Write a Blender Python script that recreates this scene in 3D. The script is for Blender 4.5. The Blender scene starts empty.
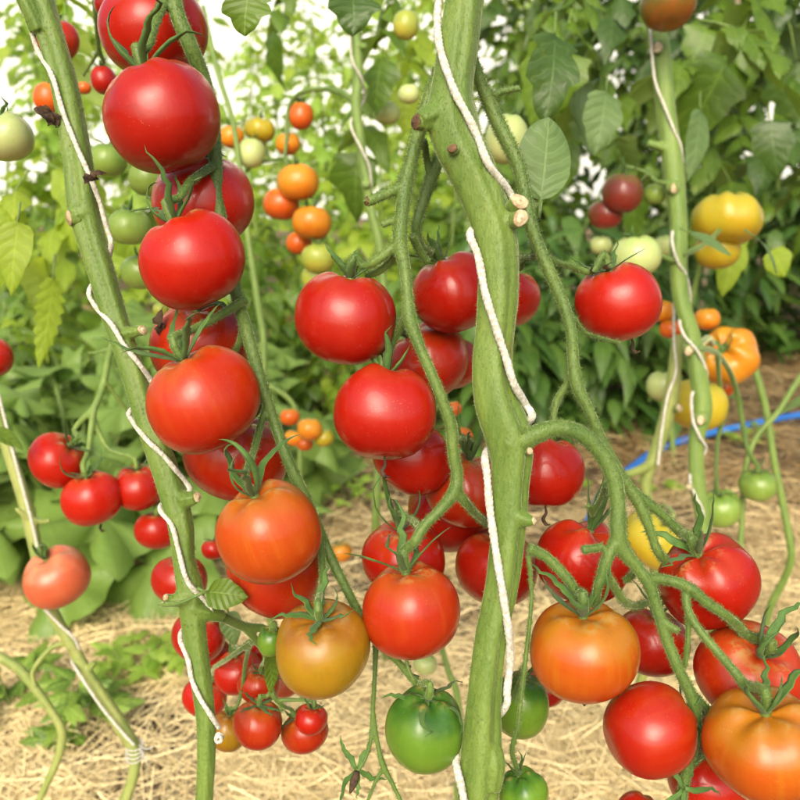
import bpy, math, random
import numpy as np
from mathutils import Vector, Matrix, noise
R_ = math.radians
rnd = random.Random(7)
SC = bpy.context.scene
COL = SC.collection

# ------------------------------------------------------------------ camera
CAM_H, PITCH, F = 0.95, R_(18.7), 858.0
cam_d = bpy.data.cameras.new('camera')
cam = bpy.data.objects.new('camera', cam_d)
COL.objects.link(cam)
cam.location = (0, 0, CAM_H)
cam.rotation_euler = (R_(90) - PITCH, 0, 0)
cam_d.sensor_width = 36.0
cam_d.lens = 36.0 * F / 800.0
cam_d.clip_start, cam_d.clip_end = 0.02, 500.0
cam_d.dof.use_dof = True
cam_d.dof.focus_distance = 0.52
cam_d.dof.aperture_fstop = 10.0
SC.camera = cam

# ------------------------------------------------------------------ sky, sun, exposure
SUN_DIR = Vector((-0.15, -0.93, 0.78)).normalized()      # towards the sun: behind the camera, high, a little left
wd = bpy.data.worlds.new('World')
SC.world = wd
wd.use_nodes = True
nt = wd.node_tree
nt.nodes.clear()
sky = nt.nodes.new('ShaderNodeTexSky')
sky.sky_type = 'NISHITA'
sky.sun_disc = False
sky.sun_elevation = math.asin(SUN_DIR.z)
sky.sun_rotation = math.atan2(SUN_DIR.x, SUN_DIR.y)
sky.air_density, sky.dust_density, sky.ozone_density = 1.0, 7.0, 0.4
bg = nt.nodes.new('ShaderNodeBackground')
bg.inputs['Strength'].default_value = 0.15
wo = nt.nodes.new('ShaderNodeOutputWorld')
nt.links.new(sky.outputs[0], bg.inputs[0])
nt.links.new(bg.outputs[0], wo.inputs[0])
sun_d = bpy.data.lights.new('sun', 'SUN')
sun_d.energy = 1.05
sun_d.angle = R_(42)
sun_d.color = (1.0, 0.965, 0.90)
sun = bpy.data.objects.new('sun', sun_d)
COL.objects.link(sun)
sun.rotation_euler = SUN_DIR.to_track_quat('Z', 'Y').to_euler()

SC.view_settings.view_transform = 'Standard'
SC.view_settings.look = 'None'
SC.view_settings.exposure = 0.87
SC.view_settings.gamma = 1.0
SC.view_settings.use_curve_mapping = False
SC.render.engine = 'CYCLES'
cy = SC.cycles
cy.use_denoising = True
cy.max_bounces = 7
cy.diffuse_bounces = 4
cy.glossy_bounces = 3
cy.transmission_bounces = 4
cy.transparent_max_bounces = 8
cy.caustics_reflective = cy.caustics_refractive = False
cy.sample_clamp_indirect = 6.0

# ------------------------------------------------------------------ placing
CP = Vector((0, 0, CAM_H))
FW = Vector((0, math.cos(PITCH), -math.sin(PITCH)))
UPV = Vector((0, math.sin(PITCH), math.cos(PITCH)))
RT = Vector((1, 0, 0))

def P(px, py, d):
    """point of the place seen at px, py (800 px frame) whose depth is d metres"""
    return CP + d * (FW + RT * ((px - 400.0) / F) + UPV * ((400.0 - py) / F))

def ground_at(px, py):
    v = FW + RT * ((px - 400.0) / F) + UPV * ((400.0 - py) / F)
    return CP + v * (-CAM_H / v.z)

# ------------------------------------------------------------------ objects
class MB:
    def __init__(s):
        s.v, s.f, s.m, s.uv = [], [], [], []
    def add(s, vs, fs, mi=0, uvs=None):
        o = len(s.v)
        s.v.extend(tuple(p) for p in vs)
        for f in fs:
            s.f.append(tuple(i + o for i in f))
            s.m.append(mi)
        s.uv.extend(uvs if uvs is not None else [(0.5, 0.0)] * len(vs))
    def mesh(s, name, mats, smooth=True):
        me = bpy.data.meshes.new(name)
        me.from_pydata(s.v, [], s.f)
        for m in mats:
            me.materials.append(m)
        me.polygons.foreach_set('material_index', s.m)
        me.polygons.foreach_set('use_smooth', [smooth] * len(s.f))
        ul = me.uv_layers.new(name='UVMap')
        li = np.empty(len(me.loops), dtype=np.int32)
        me.loops.foreach_get('vertex_index', li)
        if len(s.uv):
            ul.data.foreach_set('uv', np.asarray(s.uv, dtype=np.float32)[li].ravel())
        me.update()
        return me

def link(name, me, parent=None):
    o = bpy.data.objects.new(name, me)
    COL.objects.link(o)
    if parent is not None:
        o.parent = parent
    return o

def tag(o, label=None, cat=None, group=None, kind=None):
    if label: o['label'] = label
    if cat: o['category'] = cat
    if group: o['group'] = group
    if kind: o['kind'] = kind
    return o

def empty(name, loc, label, cat, group=None):
    o = bpy.data.objects.new(name, None)
    COL.objects.link(o)
    o.location = loc
    o.empty_display_size = 0.02
    return tag(o, label, cat, group)

def rebase(me, loc):
    me.transform(Matrix.Translation(-Vector(loc)))

# ------------------------------------------------------------------ curves and tubes
def catmull(pts, rad, step):
    n = len(pts)
    op, orr = [], []
    for i in range(n - 1):
        p0, p1, p2, p3 = pts[max(i-1, 0)], pts[i], pts[i+1], pts[min(i+2, n-1)]
        r0, r1, r2, r3 = rad[max(i-1, 0)], rad[i], rad[i+1], rad[min(i+2, n-1)]
        k = max(2, int(math.ceil((p2 - p1).length / step)))
        for j in range(k):
            t = j / k
            a, b, c, e = -0.5*t**3+t*t-0.5*t, 1.5*t**3-2.5*t*t+1, -1.5*t**3+2*t*t+0.5*t, 0.5*t**3-0.5*t*t
            op.append(p0*a + p1*b + p2*c + p3*e)
            orr.append(max(1e-5, r0*a + r1*b + r2*c + r3*e))
    op.append(pts[-1].copy()); orr.append(rad[-1])
    return op, orr

def tube(mb, pts, rad, seg=8, step=0.006, prof=None, flat=1.0, mi=0, spline=True, ref=None):
    if spline:
        pts, rad = catmull(pts, rad, step)
    n = len(pts)
    tang = []
    for i in range(n):
        t = pts[min(i+1, n-1)] - pts[max(i-1, 0)]
        tang.append(t.normalized() if t.length > 1e-9 else Vector((0, 0, 1)))
    r0 = ref if ref is not None else (CP - pts[0])
    nrm = (r0 - tang[0] * r0.dot(tang[0]))
    if nrm.length < 1e-6: nrm = tang[0].orthogonal()
    nrm.normalize()
    vs, fs, uv = [], [], []
    s = 0.0
    for i in range(n):
        if i:
            nrm = (nrm - tang[i] * nrm.dot(tang[i])).normalized()
            s += (pts[i] - pts[i-1]).length
        bn = tang[i].cross(nrm)
        for k in range(seg):
            th = 2*math.pi*k/seg
            r = rad[i] * (prof(th, s) if prof else 1.0)
            vs.append(pts[i] + nrm*(r*math.cos(th)*flat) + bn*(r*math.sin(th)))
            uv.append((s, th))
    for i in range(n-1):
        for k in range(seg):
            a, b = i*seg + k, i*seg + (k+1) % seg
            fs.append((a, b, b+seg, a+seg))
    fs.append(tuple(reversed(range(seg))))
    fs.append(tuple((n-1)*seg + k for k in range(seg)))
    mb.add(vs, fs, mi, uv)
    return pts, rad

def px_path(items):
    pts, rad = [], []
    for it in items:
        if isinstance(it, str):
            t = TOM[it]
            r = rad[-1]
            pts.append(t['cal'] + t['axis'] * (t['R'] * 0.42)); rad.append(r)
            pts.append(t['cal'] + t['axis'] * (t['R'] * 0.02)); rad.append(r * 1.15)
        elif len(it) == 4:
            x, y, d, w = it
            pts.append(P(x, y, d)); rad.append(w * 0.47 * d / F)
        else:
            pts.append(Vector(it[0])); rad.append(it[1])
    return pts, rad

def fuse(mb, name, mats, parent, voxel=0.0009, smooth=4, hairs=0, hair_len=0.0018, seed=1):
    """union the tubes of one branch into a single skin, soften the joints, add the short hairs"""
    me = bpy.data.meshes.new(name)
    me.from_pydata(mb.v, [], mb.f)
    tmp = link(name, me)
    m = tmp.modifiers.new('r', 'REMESH'); m.mode = 'VOXEL'; m.voxel_size = voxel; m.use_smooth_shade = True
    if smooth:
        m2 = tmp.modifiers.new('s', 'SMOOTH'); m2.factor = 0.5; m2.iterations = smooth
    dg = bpy.context.evaluated_depsgraph_get()
    dg.update()
    out = bpy.data.meshes.new_from_object(tmp.evaluated_get(dg))
    bpy.data.objects.remove(tmp)
    out.name = name
    rr = random.Random(seed)
    if hairs:
        nv = len(out.vertices)
        co = np.empty(nv*3, dtype=np.float32); out.vertices.foreach_get('co', co); co = co.reshape(-1, 3)
        no = np.empty(nv*3, dtype=np.float32); out.vertices.foreach_get('normal', no); no = no.reshape(-1, 3)
        npoly = len(out.polygons)
        fl = [tuple(p.vertices) for p in out.polygons]
        rs = np.random.RandomState(seed)
        ids = rs.randint(0, nv, hairs)
        b = co[ids]
        d = no[ids] + rs.normal(0, 0.28, (hairs, 3)); d /= np.linalg.norm(d, axis=1, keepdims=True)
        L = hair_len * (0.35 + 0.9*rs.rand(hairs, 1)**2)
        sd = np.cross(d, rs.normal(0, 1, (hairs, 3))); sd /= (np.linalg.norm(sd, axis=1, keepdims=True) + 1e-9)
        w = 0.00014
        hv = np.concatenate([b + sd*w, b - sd*w, b + d*L], axis=0)
        hf = [(nv+i, nv+hairs+i, nv+2*hairs+i) for i in range(hairs)]
        me2 = bpy.data.meshes.new(name)
        me2.from_pydata(np.concatenate([co, hv]).tolist(), [], fl + hf)
        me2.polygons.foreach_set('material_index', [0]*npoly + [1]*hairs)
        me2.polygons.foreach_set('use_smooth', [True]*(npoly + hairs))
        bpy.data.meshes.remove(out)
        out = me2
    out.materials.clear()
    for mm in mats:
        out.materials.append(mm)
    if not hairs:
        out.polygons.foreach_set('use_smooth', [True]*len(out.polygons))
    if parent is not None:
        rebase(out, parent.location)
    return link(name, out, parent)

# ------------------------------------------------------------------ materials
def newmat(name):
    m = bpy.data.materials.new(name)
    m.use_nodes = True
    t = m.node_tree
    b = t.nodes['Principled BSDF']
    return m, t, b

def N(t, typ, **kw):
    n = t.nodes.new(typ)
    for k, v in kw.items():
        if k in n.inputs: n.inputs[k].default_value = v
        else: setattr(n, k, v)
    return n

def mixc(t, fac, a, b):
    n = t.nodes.new('ShaderNodeMix'); n.data_type = 'RGBA'
    for i, v in ((0, fac), (6, a), (7, b)):
        if hasattr(v, 'node'): t.links.new(v, n.inputs[i])
        else: n.inputs[i].default_value = v if not isinstance(v, tuple) else (*v, 1.0)[:4]
    return n.outputs[2]

def mapr(t, v, a, b, c=0.0, d=1.0, smooth=True):
    n = t.nodes.new('ShaderNodeMapRange')
    if smooth: n.interpolation_type = 'SMOOTHSTEP'
    t.links.new(v, n.inputs[0])
    for i, x in ((1, a), (2, b), (3, c), (4, d)): n.inputs[i].default_value = x
    return n.outputs[0]

def math_(t, op, a, b=None, c=None):
    n = t.nodes.new('ShaderNodeMath'); n.operation = op
    for i, v in enumerate((a, b, c)):
        if v is None: continue
        if hasattr(v, 'node'): t.links.new(v, n.inputs[i])
        else: n.inputs[i].default_value = v
    return n.outputs[0]

def noise_(t, vec, scale, detail=3.0, rough=0.55):
    n = N(t, 'ShaderNodeTexNoise', Scale=scale, Detail=detail, Roughness=rough)
    if vec is not None: t.links.new(vec, n.inputs['Vector'])
    return n.outputs['Fac']

def mapping(t, vec, scale=(1, 1, 1), loc=(0, 0, 0)):
    n = t.nodes.new('ShaderNodeMapping')
    t.links.new(vec, n.inputs[0])
    n.inputs['Scale'].default_value = scale
    n.inputs['Location'].default_value = loc
    return n.outputs[0]

def tomato_mat(name, body, shoulder, bottom, streak=None, samt=0.5, s0=0.70, s1=1.02, rough=0.30):
    k = {'half_ripe_orange_skin': .80, 'yellow_orange_skin': .80, 'amber_orange_skin': .74, 'tangerine_skin': .72, 'yellow_skin': .76, 'orange_red_skin': .75, 'olive_brown_skin': .76}.get(name, 0.80)
    body, shoulder, bottom = (tuple(x*k for x in q) for q in (body, shoulder, bottom))
    if streak: streak = tuple(x*k for x in streak)
    m, t, b = newmat(name)
    tc = N(t, 'ShaderNodeTexCoord')
    oi = N(t, 'ShaderNodeObjectInfo')
    gen = tc.outputs['Generated']
    off = t.nodes.new('ShaderNodeVectorMath'); off.operation = 'SUBTRACT'
    t.links.new(gen, off.inputs[0]); off.inputs[1].default_value = (0.5, 0.5, 0.5)
    cen = off.outputs[0]
    jit = t.nodes.new('ShaderNodeCombineXYZ')
    t.links.new(math_(t, 'MULTIPLY', oi.outputs['Random'], 37.0), jit.inputs[2])
    shift = t.nodes.new('ShaderNodeVectorMath'); shift.operation = 'ADD'
    t.links.new(cen, shift.inputs[0]); t.links.new(jit.outputs[0], shift.inputs[1])
    sep = N(t, 'ShaderNodeSeparateXYZ'); t.links.new(gen, sep.inputs[0])
    z = sep.outputs[2]
    n1 = noise_(t, mapping(t, shift.outputs[0], (1.6, 1.6, 1.2)), 1.6, 2.0)
    # meridian streaks
    dirn = t.nodes.new('ShaderNodeVectorMath'); dirn.operation = 'NORMALIZE'
    t.links.new(mapping(t, cen, (1, 1, 0.02)), dirn.inputs[0])
    dshift = t.nodes.new('ShaderNodeVectorMath'); dshift.operation = 'ADD'
    t.links.new(dirn.outputs[0], dshift.inputs[0]); t.links.new(jit.outputs[0], dshift.inputs[1])
    st = mapr(t, noise_(t, dshift.outputs[0], 5.0, 5.0, 0.65), 0.42, 0.68)
    stz = math_(t, 'MULTIPLY', st, mapr(t, z, 0.12, 0.5))
    stz = math_(t, 'MULTIPLY', stz, mapr(t, n1, 0.35, 0.6, 0.35, 1.0))
    zz = math_(t, 'ADD', z, math_(t, 'MULTIPLY', math_(t, 'SUBTRACT', n1, 0.5), 0.75))
    c = mixc(t, mapr(t, zz, 0.0, 0.5), bottom, body)
    if streak:
        c = mixc(t, math_(t, 'MULTIPLY', stz, samt), c, streak)
    c = mixc(t, mapr(t, zz, s0, s1), c, shoulder)
    mot = noise_(t, shift.outputs[0], 3.2, 5.0, 0.7)
    c = mixc(t, mapr(t, mot, 0.52, 0.80, 0.0, 0.30), c, streak or shoulder)
    c = mixc(t, mapr(t, mot, 0.30, 0.46, 0.22, 0.0), c, tuple(x*.55 for x in body))
    # random brightness from one fruit to the next
    hsv = N(t, 'ShaderNodeHueSaturation')
    t.links.new(c, hsv.inputs['Color'])
    t.links.new(mapr(t, oi.outputs['Random'], 0, 1, 0.86, 1.08, False), hsv.inputs['Value'])
    # tiny pale specks of the skin
    vo = N(t, 'ShaderNodeTexVoronoi', Scale=34.0)
    t.links.new(shift.outputs[0], vo.inputs['Vector'])
    sp = math_(t, 'MULTIPLY', mapr(t, vo.outputs['Distance'], 0.05, 0.14, 1.0, 0.0), mapr(t, noise_(t, shift.outputs[0], 5.0), 0.42, 0.7, 0.0, 0.42))
    c = mixc(t, sp, hsv.outputs[0], (0.75, 0.5, 0.28))
    c = mixc(t, math_(t, 'MULTIPLY', mapr(t, z, 0.925, 1.0, 0.0, 0.75), mapr(t, noise_(t, shift.outputs[0], 9.0, 4.0, 0.7), 0.42, 0.62)), c, (.30, .21, .06))
    sc = noise_(t, mapping(t, shift.outputs[0], (9, 9, 26)), 1.0, 5.0, 0.75)
    c = mixc(t, mapr(t, sc, 0.70, 0.78, 0.0, 0.45), c, (.42, .25, .10))
    t.links.new(c, b.inputs['Base Color'])
    t.links.new(mapr(t, noise_(t, shift.outputs[0], 4.0, 4.0), 0.3, 0.7, rough - 0.04, rough + 0.10), b.inputs['Roughness'])
    b.inputs['Specular IOR Level'].default_value = 0.27
    b.inputs['Coat Weight'].default_value = 0.20
    b.inputs['Coat Roughness'].default_value = 0.07
    b.inputs['Subsurface Weight'].default_value = 0.12
    b.inputs['Subsurface Radius'].default_value = (1.0, 0.35, 0.15)
    b.inputs['Subsurface Scale'].default_value = 0.006
    bp = N(t, 'ShaderNodeBump', Strength=0.05, Distance=0.002)
    t.links.new(noise_(t, shift.outputs[0], 14.0, 4.0), bp.inputs['Height'])
    t.links.new(bp.outputs[0], b.inputs['Normal'])
    return m

TM = {
    'red':     tomato_mat('ripe_red_skin', (.400, .0092, .0022), (.42, .030, .005), (.36, .0070, .0022), (.45, .028, .005), .35),
    'scarlet': tomato_mat('scarlet_skin', (.43, .019, .0026), (.44, .055, .007), (.40, .0105, .0025), (.48, .06, .007), .45),
    'redor':   tomato_mat('orange_red_skin', (.43, .025, .003), (.42, .070, .007), (.41, .013, .003), (.47, .070, .007), .45),
    'orred':   tomato_mat('half_ripe_orange_skin', (.47, .062, .004), (.42, .115, .009), (.45, .032, .003), (.52, .125, .010), .45),
    'orange':  tomato_mat('yellow_orange_skin', (.47, .082, .004), (.44, .165, .009), (.45, .040, .003), (.52, .17, .011), .5, .60, .98),
    'olive':   tomato_mat('olive_brown_skin', (.40, .215, .009), (.33, .13, .009), (.34, .125, .006), (.28, .19, .010), .5),
    'green':   tomato_mat('unripe_green_skin', (.125, .255, .020), (.040, .135, .014), (.20, .31, .035), (.19, .32, .04), .35, .62, 1.0),
    'ygreen':  tomato_mat('yellow_green_skin', (.36, .42, .055), (.25, .36, .05), (.52, .46, .06), (.42, .46, .10), .5),
    'lgreen':  tomato_mat('light_green_skin', (.205, .320, .050), (.14, .25, .035), (.27, .38, .07), (.28, .38, .09), .5),
    'pale':    tomato_mat('pale_green_skin', (.46, .54, .20), (.34, .46, .12), (.52, .56, .22), (.34, .47, .13), .5),
    'yellow':  tomato_mat('yellow_skin', (.50, .415, .024), (.42, .42, .05), (.55, .35, .016), (.50, .28, .013), .4),
    'amber':   tomato_mat('amber_orange_skin', (.72, .26, .014), (.66, .33, .02), (.70, .17, .010), (.74, .36, .03), .5),
    'tanger':  tomato_mat('tangerine_skin', (.68, .125, .010), (.66, .22, .015), (.62, .08, .008), (.7, .25, .02), .4),
    'purple':  tomato_mat('brown_purple_skin', (.19, .030, .018), (.16, .105, .030), (.26, .018, .014), (.13, .07, .022), .8),
    'striped': tomato_mat('green_striped_skin', (.125, .105, .018), (.08, .11, .018), (.27, .085, .010), (.040, .065, .010), 1.0),
    'peach':   tomato_mat('peach_pink_skin', (.58, .115, .045), (.66, .24, .12), (.56, .085, .035), (.64, .2, .08), .4),
}

def stem_mat(name, c1, c2, brown=(.16, .085, .03), fuzz=0.35, rough=0.5, bamt=0.35):
    m, t, b = newmat(name)
    tc = N(t, 'ShaderNodeTexCoord')
    o = tc.outputs['Object']
    n = noise_(t, mapping(t, o, (60, 60, 14)), 1.0, 4.0)
    n2 = noise_(t, o, 30.0, 3.0)
    c = mixc(t, mapr(t, n, 0.3, 0.7), c1, c2)
    c = mixc(t, mapr(t, n2, 0.64, 0.80, 0.0, bamt), c, brown)
    fb = noise_(t, mapping(t, o, (330, 330, 16)), 1.0, 4.0, 0.7)
    c = mixc(t, mapr(t, fb, 0.48, 0.74, 0.0, 0.28), c, tuple(x*.55 for x in c2))
    gr = noise_(t, mapping(t, o, (150, 150, 90)), 1.0, 5.0, 0.7)
    c = mixc(t, mapr(t, gr, 0.56, 0.8, 0.0, 0.22), c, (.34, .36, .15))
    vo = N(t, 'ShaderNodeTexVoronoi', Scale=260.0)
    t.links.new(o, vo.inputs['Vector'])
    sp = math_(t, 'MULTIPLY', mapr(t, vo.outputs['Distance'], 0.12, 0.3, 0.5, 0.0), mapr(t, n2, 0.5, 0.62))
    c = mixc(t, sp, c, (.05, .055, .015))
    t.links.new(c, b.inputs['Base Color'])
    b.inputs['Roughness'].default_value = rough
    b.inputs['Specular IOR Level'].default_value = 0.3
    b.inputs['Sheen Weight'].default_value = fuzz
    b.inputs['Sheen Roughness'].default_value = 0.28
    b.inputs['Sheen Tint'].default_value = (.85, .95, .6, 1)
    b.inputs['Subsurface Weight'].default_value = 0.1
    b.inputs['Subsurface Radius'].default_value = (.5, 1, .3)
    b.inputs['Subsurface Scale'].default_value = 0.004
    bp = N(t, 'ShaderNodeBump', Strength=0.5, Distance=0.0016)
    t.links.new(noise_(t, mapping(t, o, (420, 420, 160)), 1.0, 3.0), bp.inputs['Height'])
    t.links.new(bp.outputs[0], b.inputs['Normal'])
    return m

M_STEM = stem_mat('thick_stem_skin', (.130, .196, .034), (.085, .148, .023), bamt=0.55, fuzz=0.5)
M_STEM2 = stem_mat('background_stem_skin', (.165, .245, .05), (.115, .19, .038))
M_TRUSS = stem_mat('truss_skin', (.112, .178, .034), (.068, .126, .023), fuzz=0.8, bamt=0.15)
M_DRYSTEM = stem_mat('yellowing_stem_skin', (.27, .30, .085), (.17, .23, .05), bamt=0.6)

def plain(name, col, col2=None, rough=0.7, scale=60.0, spec=0.3, bump=0.0, bscale=200.0, sheen=0.0):
    m, t, b = newmat(name)
    tc = N(t, 'ShaderNodeTexCoord')
    o = tc.outputs['Object']
    if col2 is None: col2 = tuple(x*0.7 for x in col)
    t.links.new(mixc(t, mapr(t, noise_(t, o, scale, 4.0), 0.3, 0.7), col, col2), b.inputs['Base Color'])
    b.inputs['Roughness'].default_value = rough
    b.inputs['Specular IOR Level'].default_value = spec
    b.inputs['Sheen Weight'].default_value = sheen
    if bump:
        bp = N(t, 'ShaderNodeBump', Strength=bump, Distance=0.002)
        t.links.new(noise_(t, o, bscale, 4.0), bp.inputs['Height'])
        t.links.new(bp.outputs[0], b.inputs['Normal'])
    return m

M_HAIR = plain('pale_stem_hair', (.70, .75, .50), (.62, .68, .42), rough=0.5)
M_CORK = plain('dried_scar', (.46, .40, .24), (.24, .17, .085), scale=170, bump=0.35, bscale=420)
M_CORKD = plain('brown_cut_end', (.17, .095, .045), (.06, .035, .018), scale=260, bump=0.6, bscale=500)
M_BROWN = plain('withered_brown', (.075, .045, .022), (.025, .016, .010), scale=180, rough=0.85, bump=0.6)
M_TWINE = plain('white_twine', (.60, .60, .51), (.34, .33, .25), scale=420, rough=0.85, bump=0.5, bscale=900, sheen=0.3)
M_SEPAL = plain('sepal_green', (.072, .150, .028), (.042, .095, .018), scale=120, rough=0.55, spec=0.2, sheen=0.08)
M_STAKE = plain('bamboo_cane', (.42, .36, .22), (.30, .25, .14), scale=20, rough=0.6)
M_HOSE = plain('blue_hose_plastic', (.03, .17, .52), (.02, .12, .42), scale=10, rough=0.35, spec=0.5)
M_METAL = plain('galvanised_tube', (.55, .57, .55), (.42, .45, .43), scale=8, rough=0.4)

def leaf_mat(name, c1, c2, under, trans=0.42, veins=0.3, tcol=(.22, .36, .04), rough=0.5):
    m, t, b = newmat(name)
    g = N(t, 'ShaderNodeNewGeometry')
    tc = N(t, 'ShaderNodeTexCoord')
    uv = N(t, 'ShaderNodeSeparateXYZ'); t.links.new(tc.outputs['UV'], uv.inputs[0])
    u, v = uv.outputs[0], math_(t, 'ABSOLUTE', uv.outputs[1])
    c = mixc(t, g.outputs['Random Per Island'], c1, c2)
    c = mixc(t, mapr(t, noise_(t, tc.outputs['Object'], 45.0, 3.0), 0.35, 0.7, 0.0, 0.35), c, tuple(x*0.55 for x in c1))
    c = mixc(t, mapr(t, noise_(t, tc.outputs['Object'], 16.0, 5.0, 0.7), 0.60, 0.74, 0.0, 0.55), c, (.34, .33, .05))
    mid = mapr(t, v, 0.02, 0.06, 1.0, 0.0)
    wob = math_(t, 'MULTIPLY', math_(t, 'SUBTRACT', noise_(t, tc.outputs['Object'], 70.0, 2.0), 0.5), 0.16)
    u = math_(t, 'ADD', u, wob)
    w = math_(t, 'FRACT', math_(t, 'MULTIPLY', math_(t, 'SUBTRACT', u, math_(t, 'MULTIPLY', v, 0.22)), 6.5))
    side = mapr(t, math_(t, 'ABSOLUTE', math_(t, 'SUBTRACT', w, 0.5)), 0.03, 0.10, 0.75, 0.0)
    vein = math_(t, 'MULTIPLY', math_(t, 'MAXIMUM', mid, side), veins)
    c = mixc(t, vein, c, tuple(min(1, x*1.9 + 0.03) for x in c2))
    c = mixc(t, g.outputs['Backfacing'], c, under)
    t.links.new(c, b.inputs['Base Color'])
    b.inputs['Roughness'].default_value = rough
    b.inputs['Specular IOR Level'].default_value = 0.36
    bp = N(t, 'ShaderNodeBump', Strength=0.28, Distance=0.003)
    hgt = math_(t, 'SUBTRACT', math_(t, 'MULTIPLY', math_(t, 'SINE', math_(t, 'MULTIPLY', w, 3.14159)), -0.5), vein)
    t.links.new(hgt, bp.inputs['Height'])
    t.links.new(bp.outputs[0], b.inputs['Normal'])
    tr = N(t, 'ShaderNodeBsdfTranslucent')
    tr.inputs[0].default_value = (*tcol, 1)
    mx = N(t, 'ShaderNodeMixShader'); mx.inputs[0].default_value = trans
    t.links.new(b.outputs[0], mx.inputs[1]); t.links.new(tr.outputs[0], mx.inputs[2])
    t.links.new(mx.outputs[0], t.nodes['Material Output'].inputs[0])
    return m

M_LEAF = leaf_mat('mid_green_leaf', (.058, .122, .012), (.125, .215, .022), (.15, .215, .06), tcol=(.25, .38, .025), trans=0.34, rough=0.38)
M_LIME = leaf_mat('lime_leaf', (.165, .285, .020), (.330, .435, .045), (.28, .38, .09), tcol=(.48, .62, .035), trans=0.5)
M_DARK = leaf_mat('dark_green_leaf', (.030, .070, .013), (.062, .118, .018), (.10, .155, .065), trans=0.25, tcol=(.09, .20, .025), rough=0.38)
M_PEP = leaf_mat('pepper_leaf', (.040, .105, .016), (.100, .185, .030), (.10, .17, .06), trans=0.22, tcol=(.12, .26, .03), rough=0.32)
M_GREY = leaf_mat('grey_green_leaf', (.088, .160, .045), (.130, .205, .066), (.15, .22, .10), trans=0.25, tcol=(.16, .30, .06), veins=0.26)
M_SQUASH = leaf_mat('squash_leaf', (.042, .112, .008), (.215, .325, .045), (.16, .26, .05), trans=0.3, tcol=(.24, .40, .07), veins=0.8, rough=0.42)  # leaf greens differ; their wide range also paints in missing self-shadow between blades

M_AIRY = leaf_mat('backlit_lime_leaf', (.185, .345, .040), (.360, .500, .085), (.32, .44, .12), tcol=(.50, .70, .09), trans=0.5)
M_CORKP = plain('pale_scar_heart', (.52, .47, .30), (.36, .28, .15), scale=240, bump=0.4, bscale=500)
M_DEAD = plain('dead_leaf', (.24, .15, .06), (.12, .07, .03), scale=90, rough=0.8, bump=0.4)

# ------------------------------------------------------------------ ground and straw
def make_ground():
    m, t, b = newmat('soil_under_straw')
    tc = N(t, 'ShaderNodeTexCoord'); o = tc.outputs['Object']
    a = noise_(t, o, 2.2, 4.0)
    s = noise_(t, mapping(t, o, (40, 160, 40)), 1.0, 5.0, 0.7)
    c = mixc(t, mapr(t, a, 0.35, 0.62), (.17, .115, .055), (.085, .058, .030))
    c = mixc(t, mapr(t, s, 0.5, 0.7), c, (.30, .22, .10))
    t.links.new(c, b.inputs['Base Color'])
    b.inputs['Roughness'].default_value = 0.95
    bp = N(t, 'ShaderNodeBump', Strength=0.8, Distance=0.01)
    t.links.new(noise_(t, o, 60.0, 6.0), bp.inputs['Height'])
    t.links.new(bp.outputs[0], b.inputs['Normal'])
    mb = MB()
    n = 60
    vs, fs = [], []
    xs = [-60, -20, -8] + [(-4 + 8*i/n) for i in range(n+1)] + [8, 20, 60]
    ys = [-60, -20, -6] + [(-2 + 12*i/n) for i in range(n+1)] + [16, 30, 60]
    for y in ys:
        for x in xs:
            z = 0.018*noise.noise(Vector((x*2.3, y*2.3, 0))) if abs(x) < 5 and -3 < y < 11 else 0
            vs.append((x, y, z - 0.02))
    w = len(xs)
    for j in range(len(ys)-1):
        for i in range(w-1):
            fs.append((j*w+i, j*w+i+1, (j+1)*w+i+1, (j+1)*w+i))
    mb.add(vs, fs)
    tag(link('ground', mb.mesh('ground', [m])), kind='structure')
make_ground()

def straw_mat():
    m, t, b = newmat('dry_straw')
    at = N(t, 'ShaderNodeAttribute'); at.attribute_name = 'tint'
    c = mixc(t, at.outputs['Fac'], (.185, .105, .032), (.83, .70, .365))
    g = N(t, 'ShaderNodeNewGeometry')
    c = mixc(t, math_(t, 'MULTIPLY', g.outputs['Random Per Island'], 0.35), c, (.66, .49, .22))
    t.links.new(c, b.inputs['Base Color'])
    b.inputs['Roughness'].default_value = 0.5
    b.inputs['Specular IOR Level'].default_value = 0.35
    return m

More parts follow.
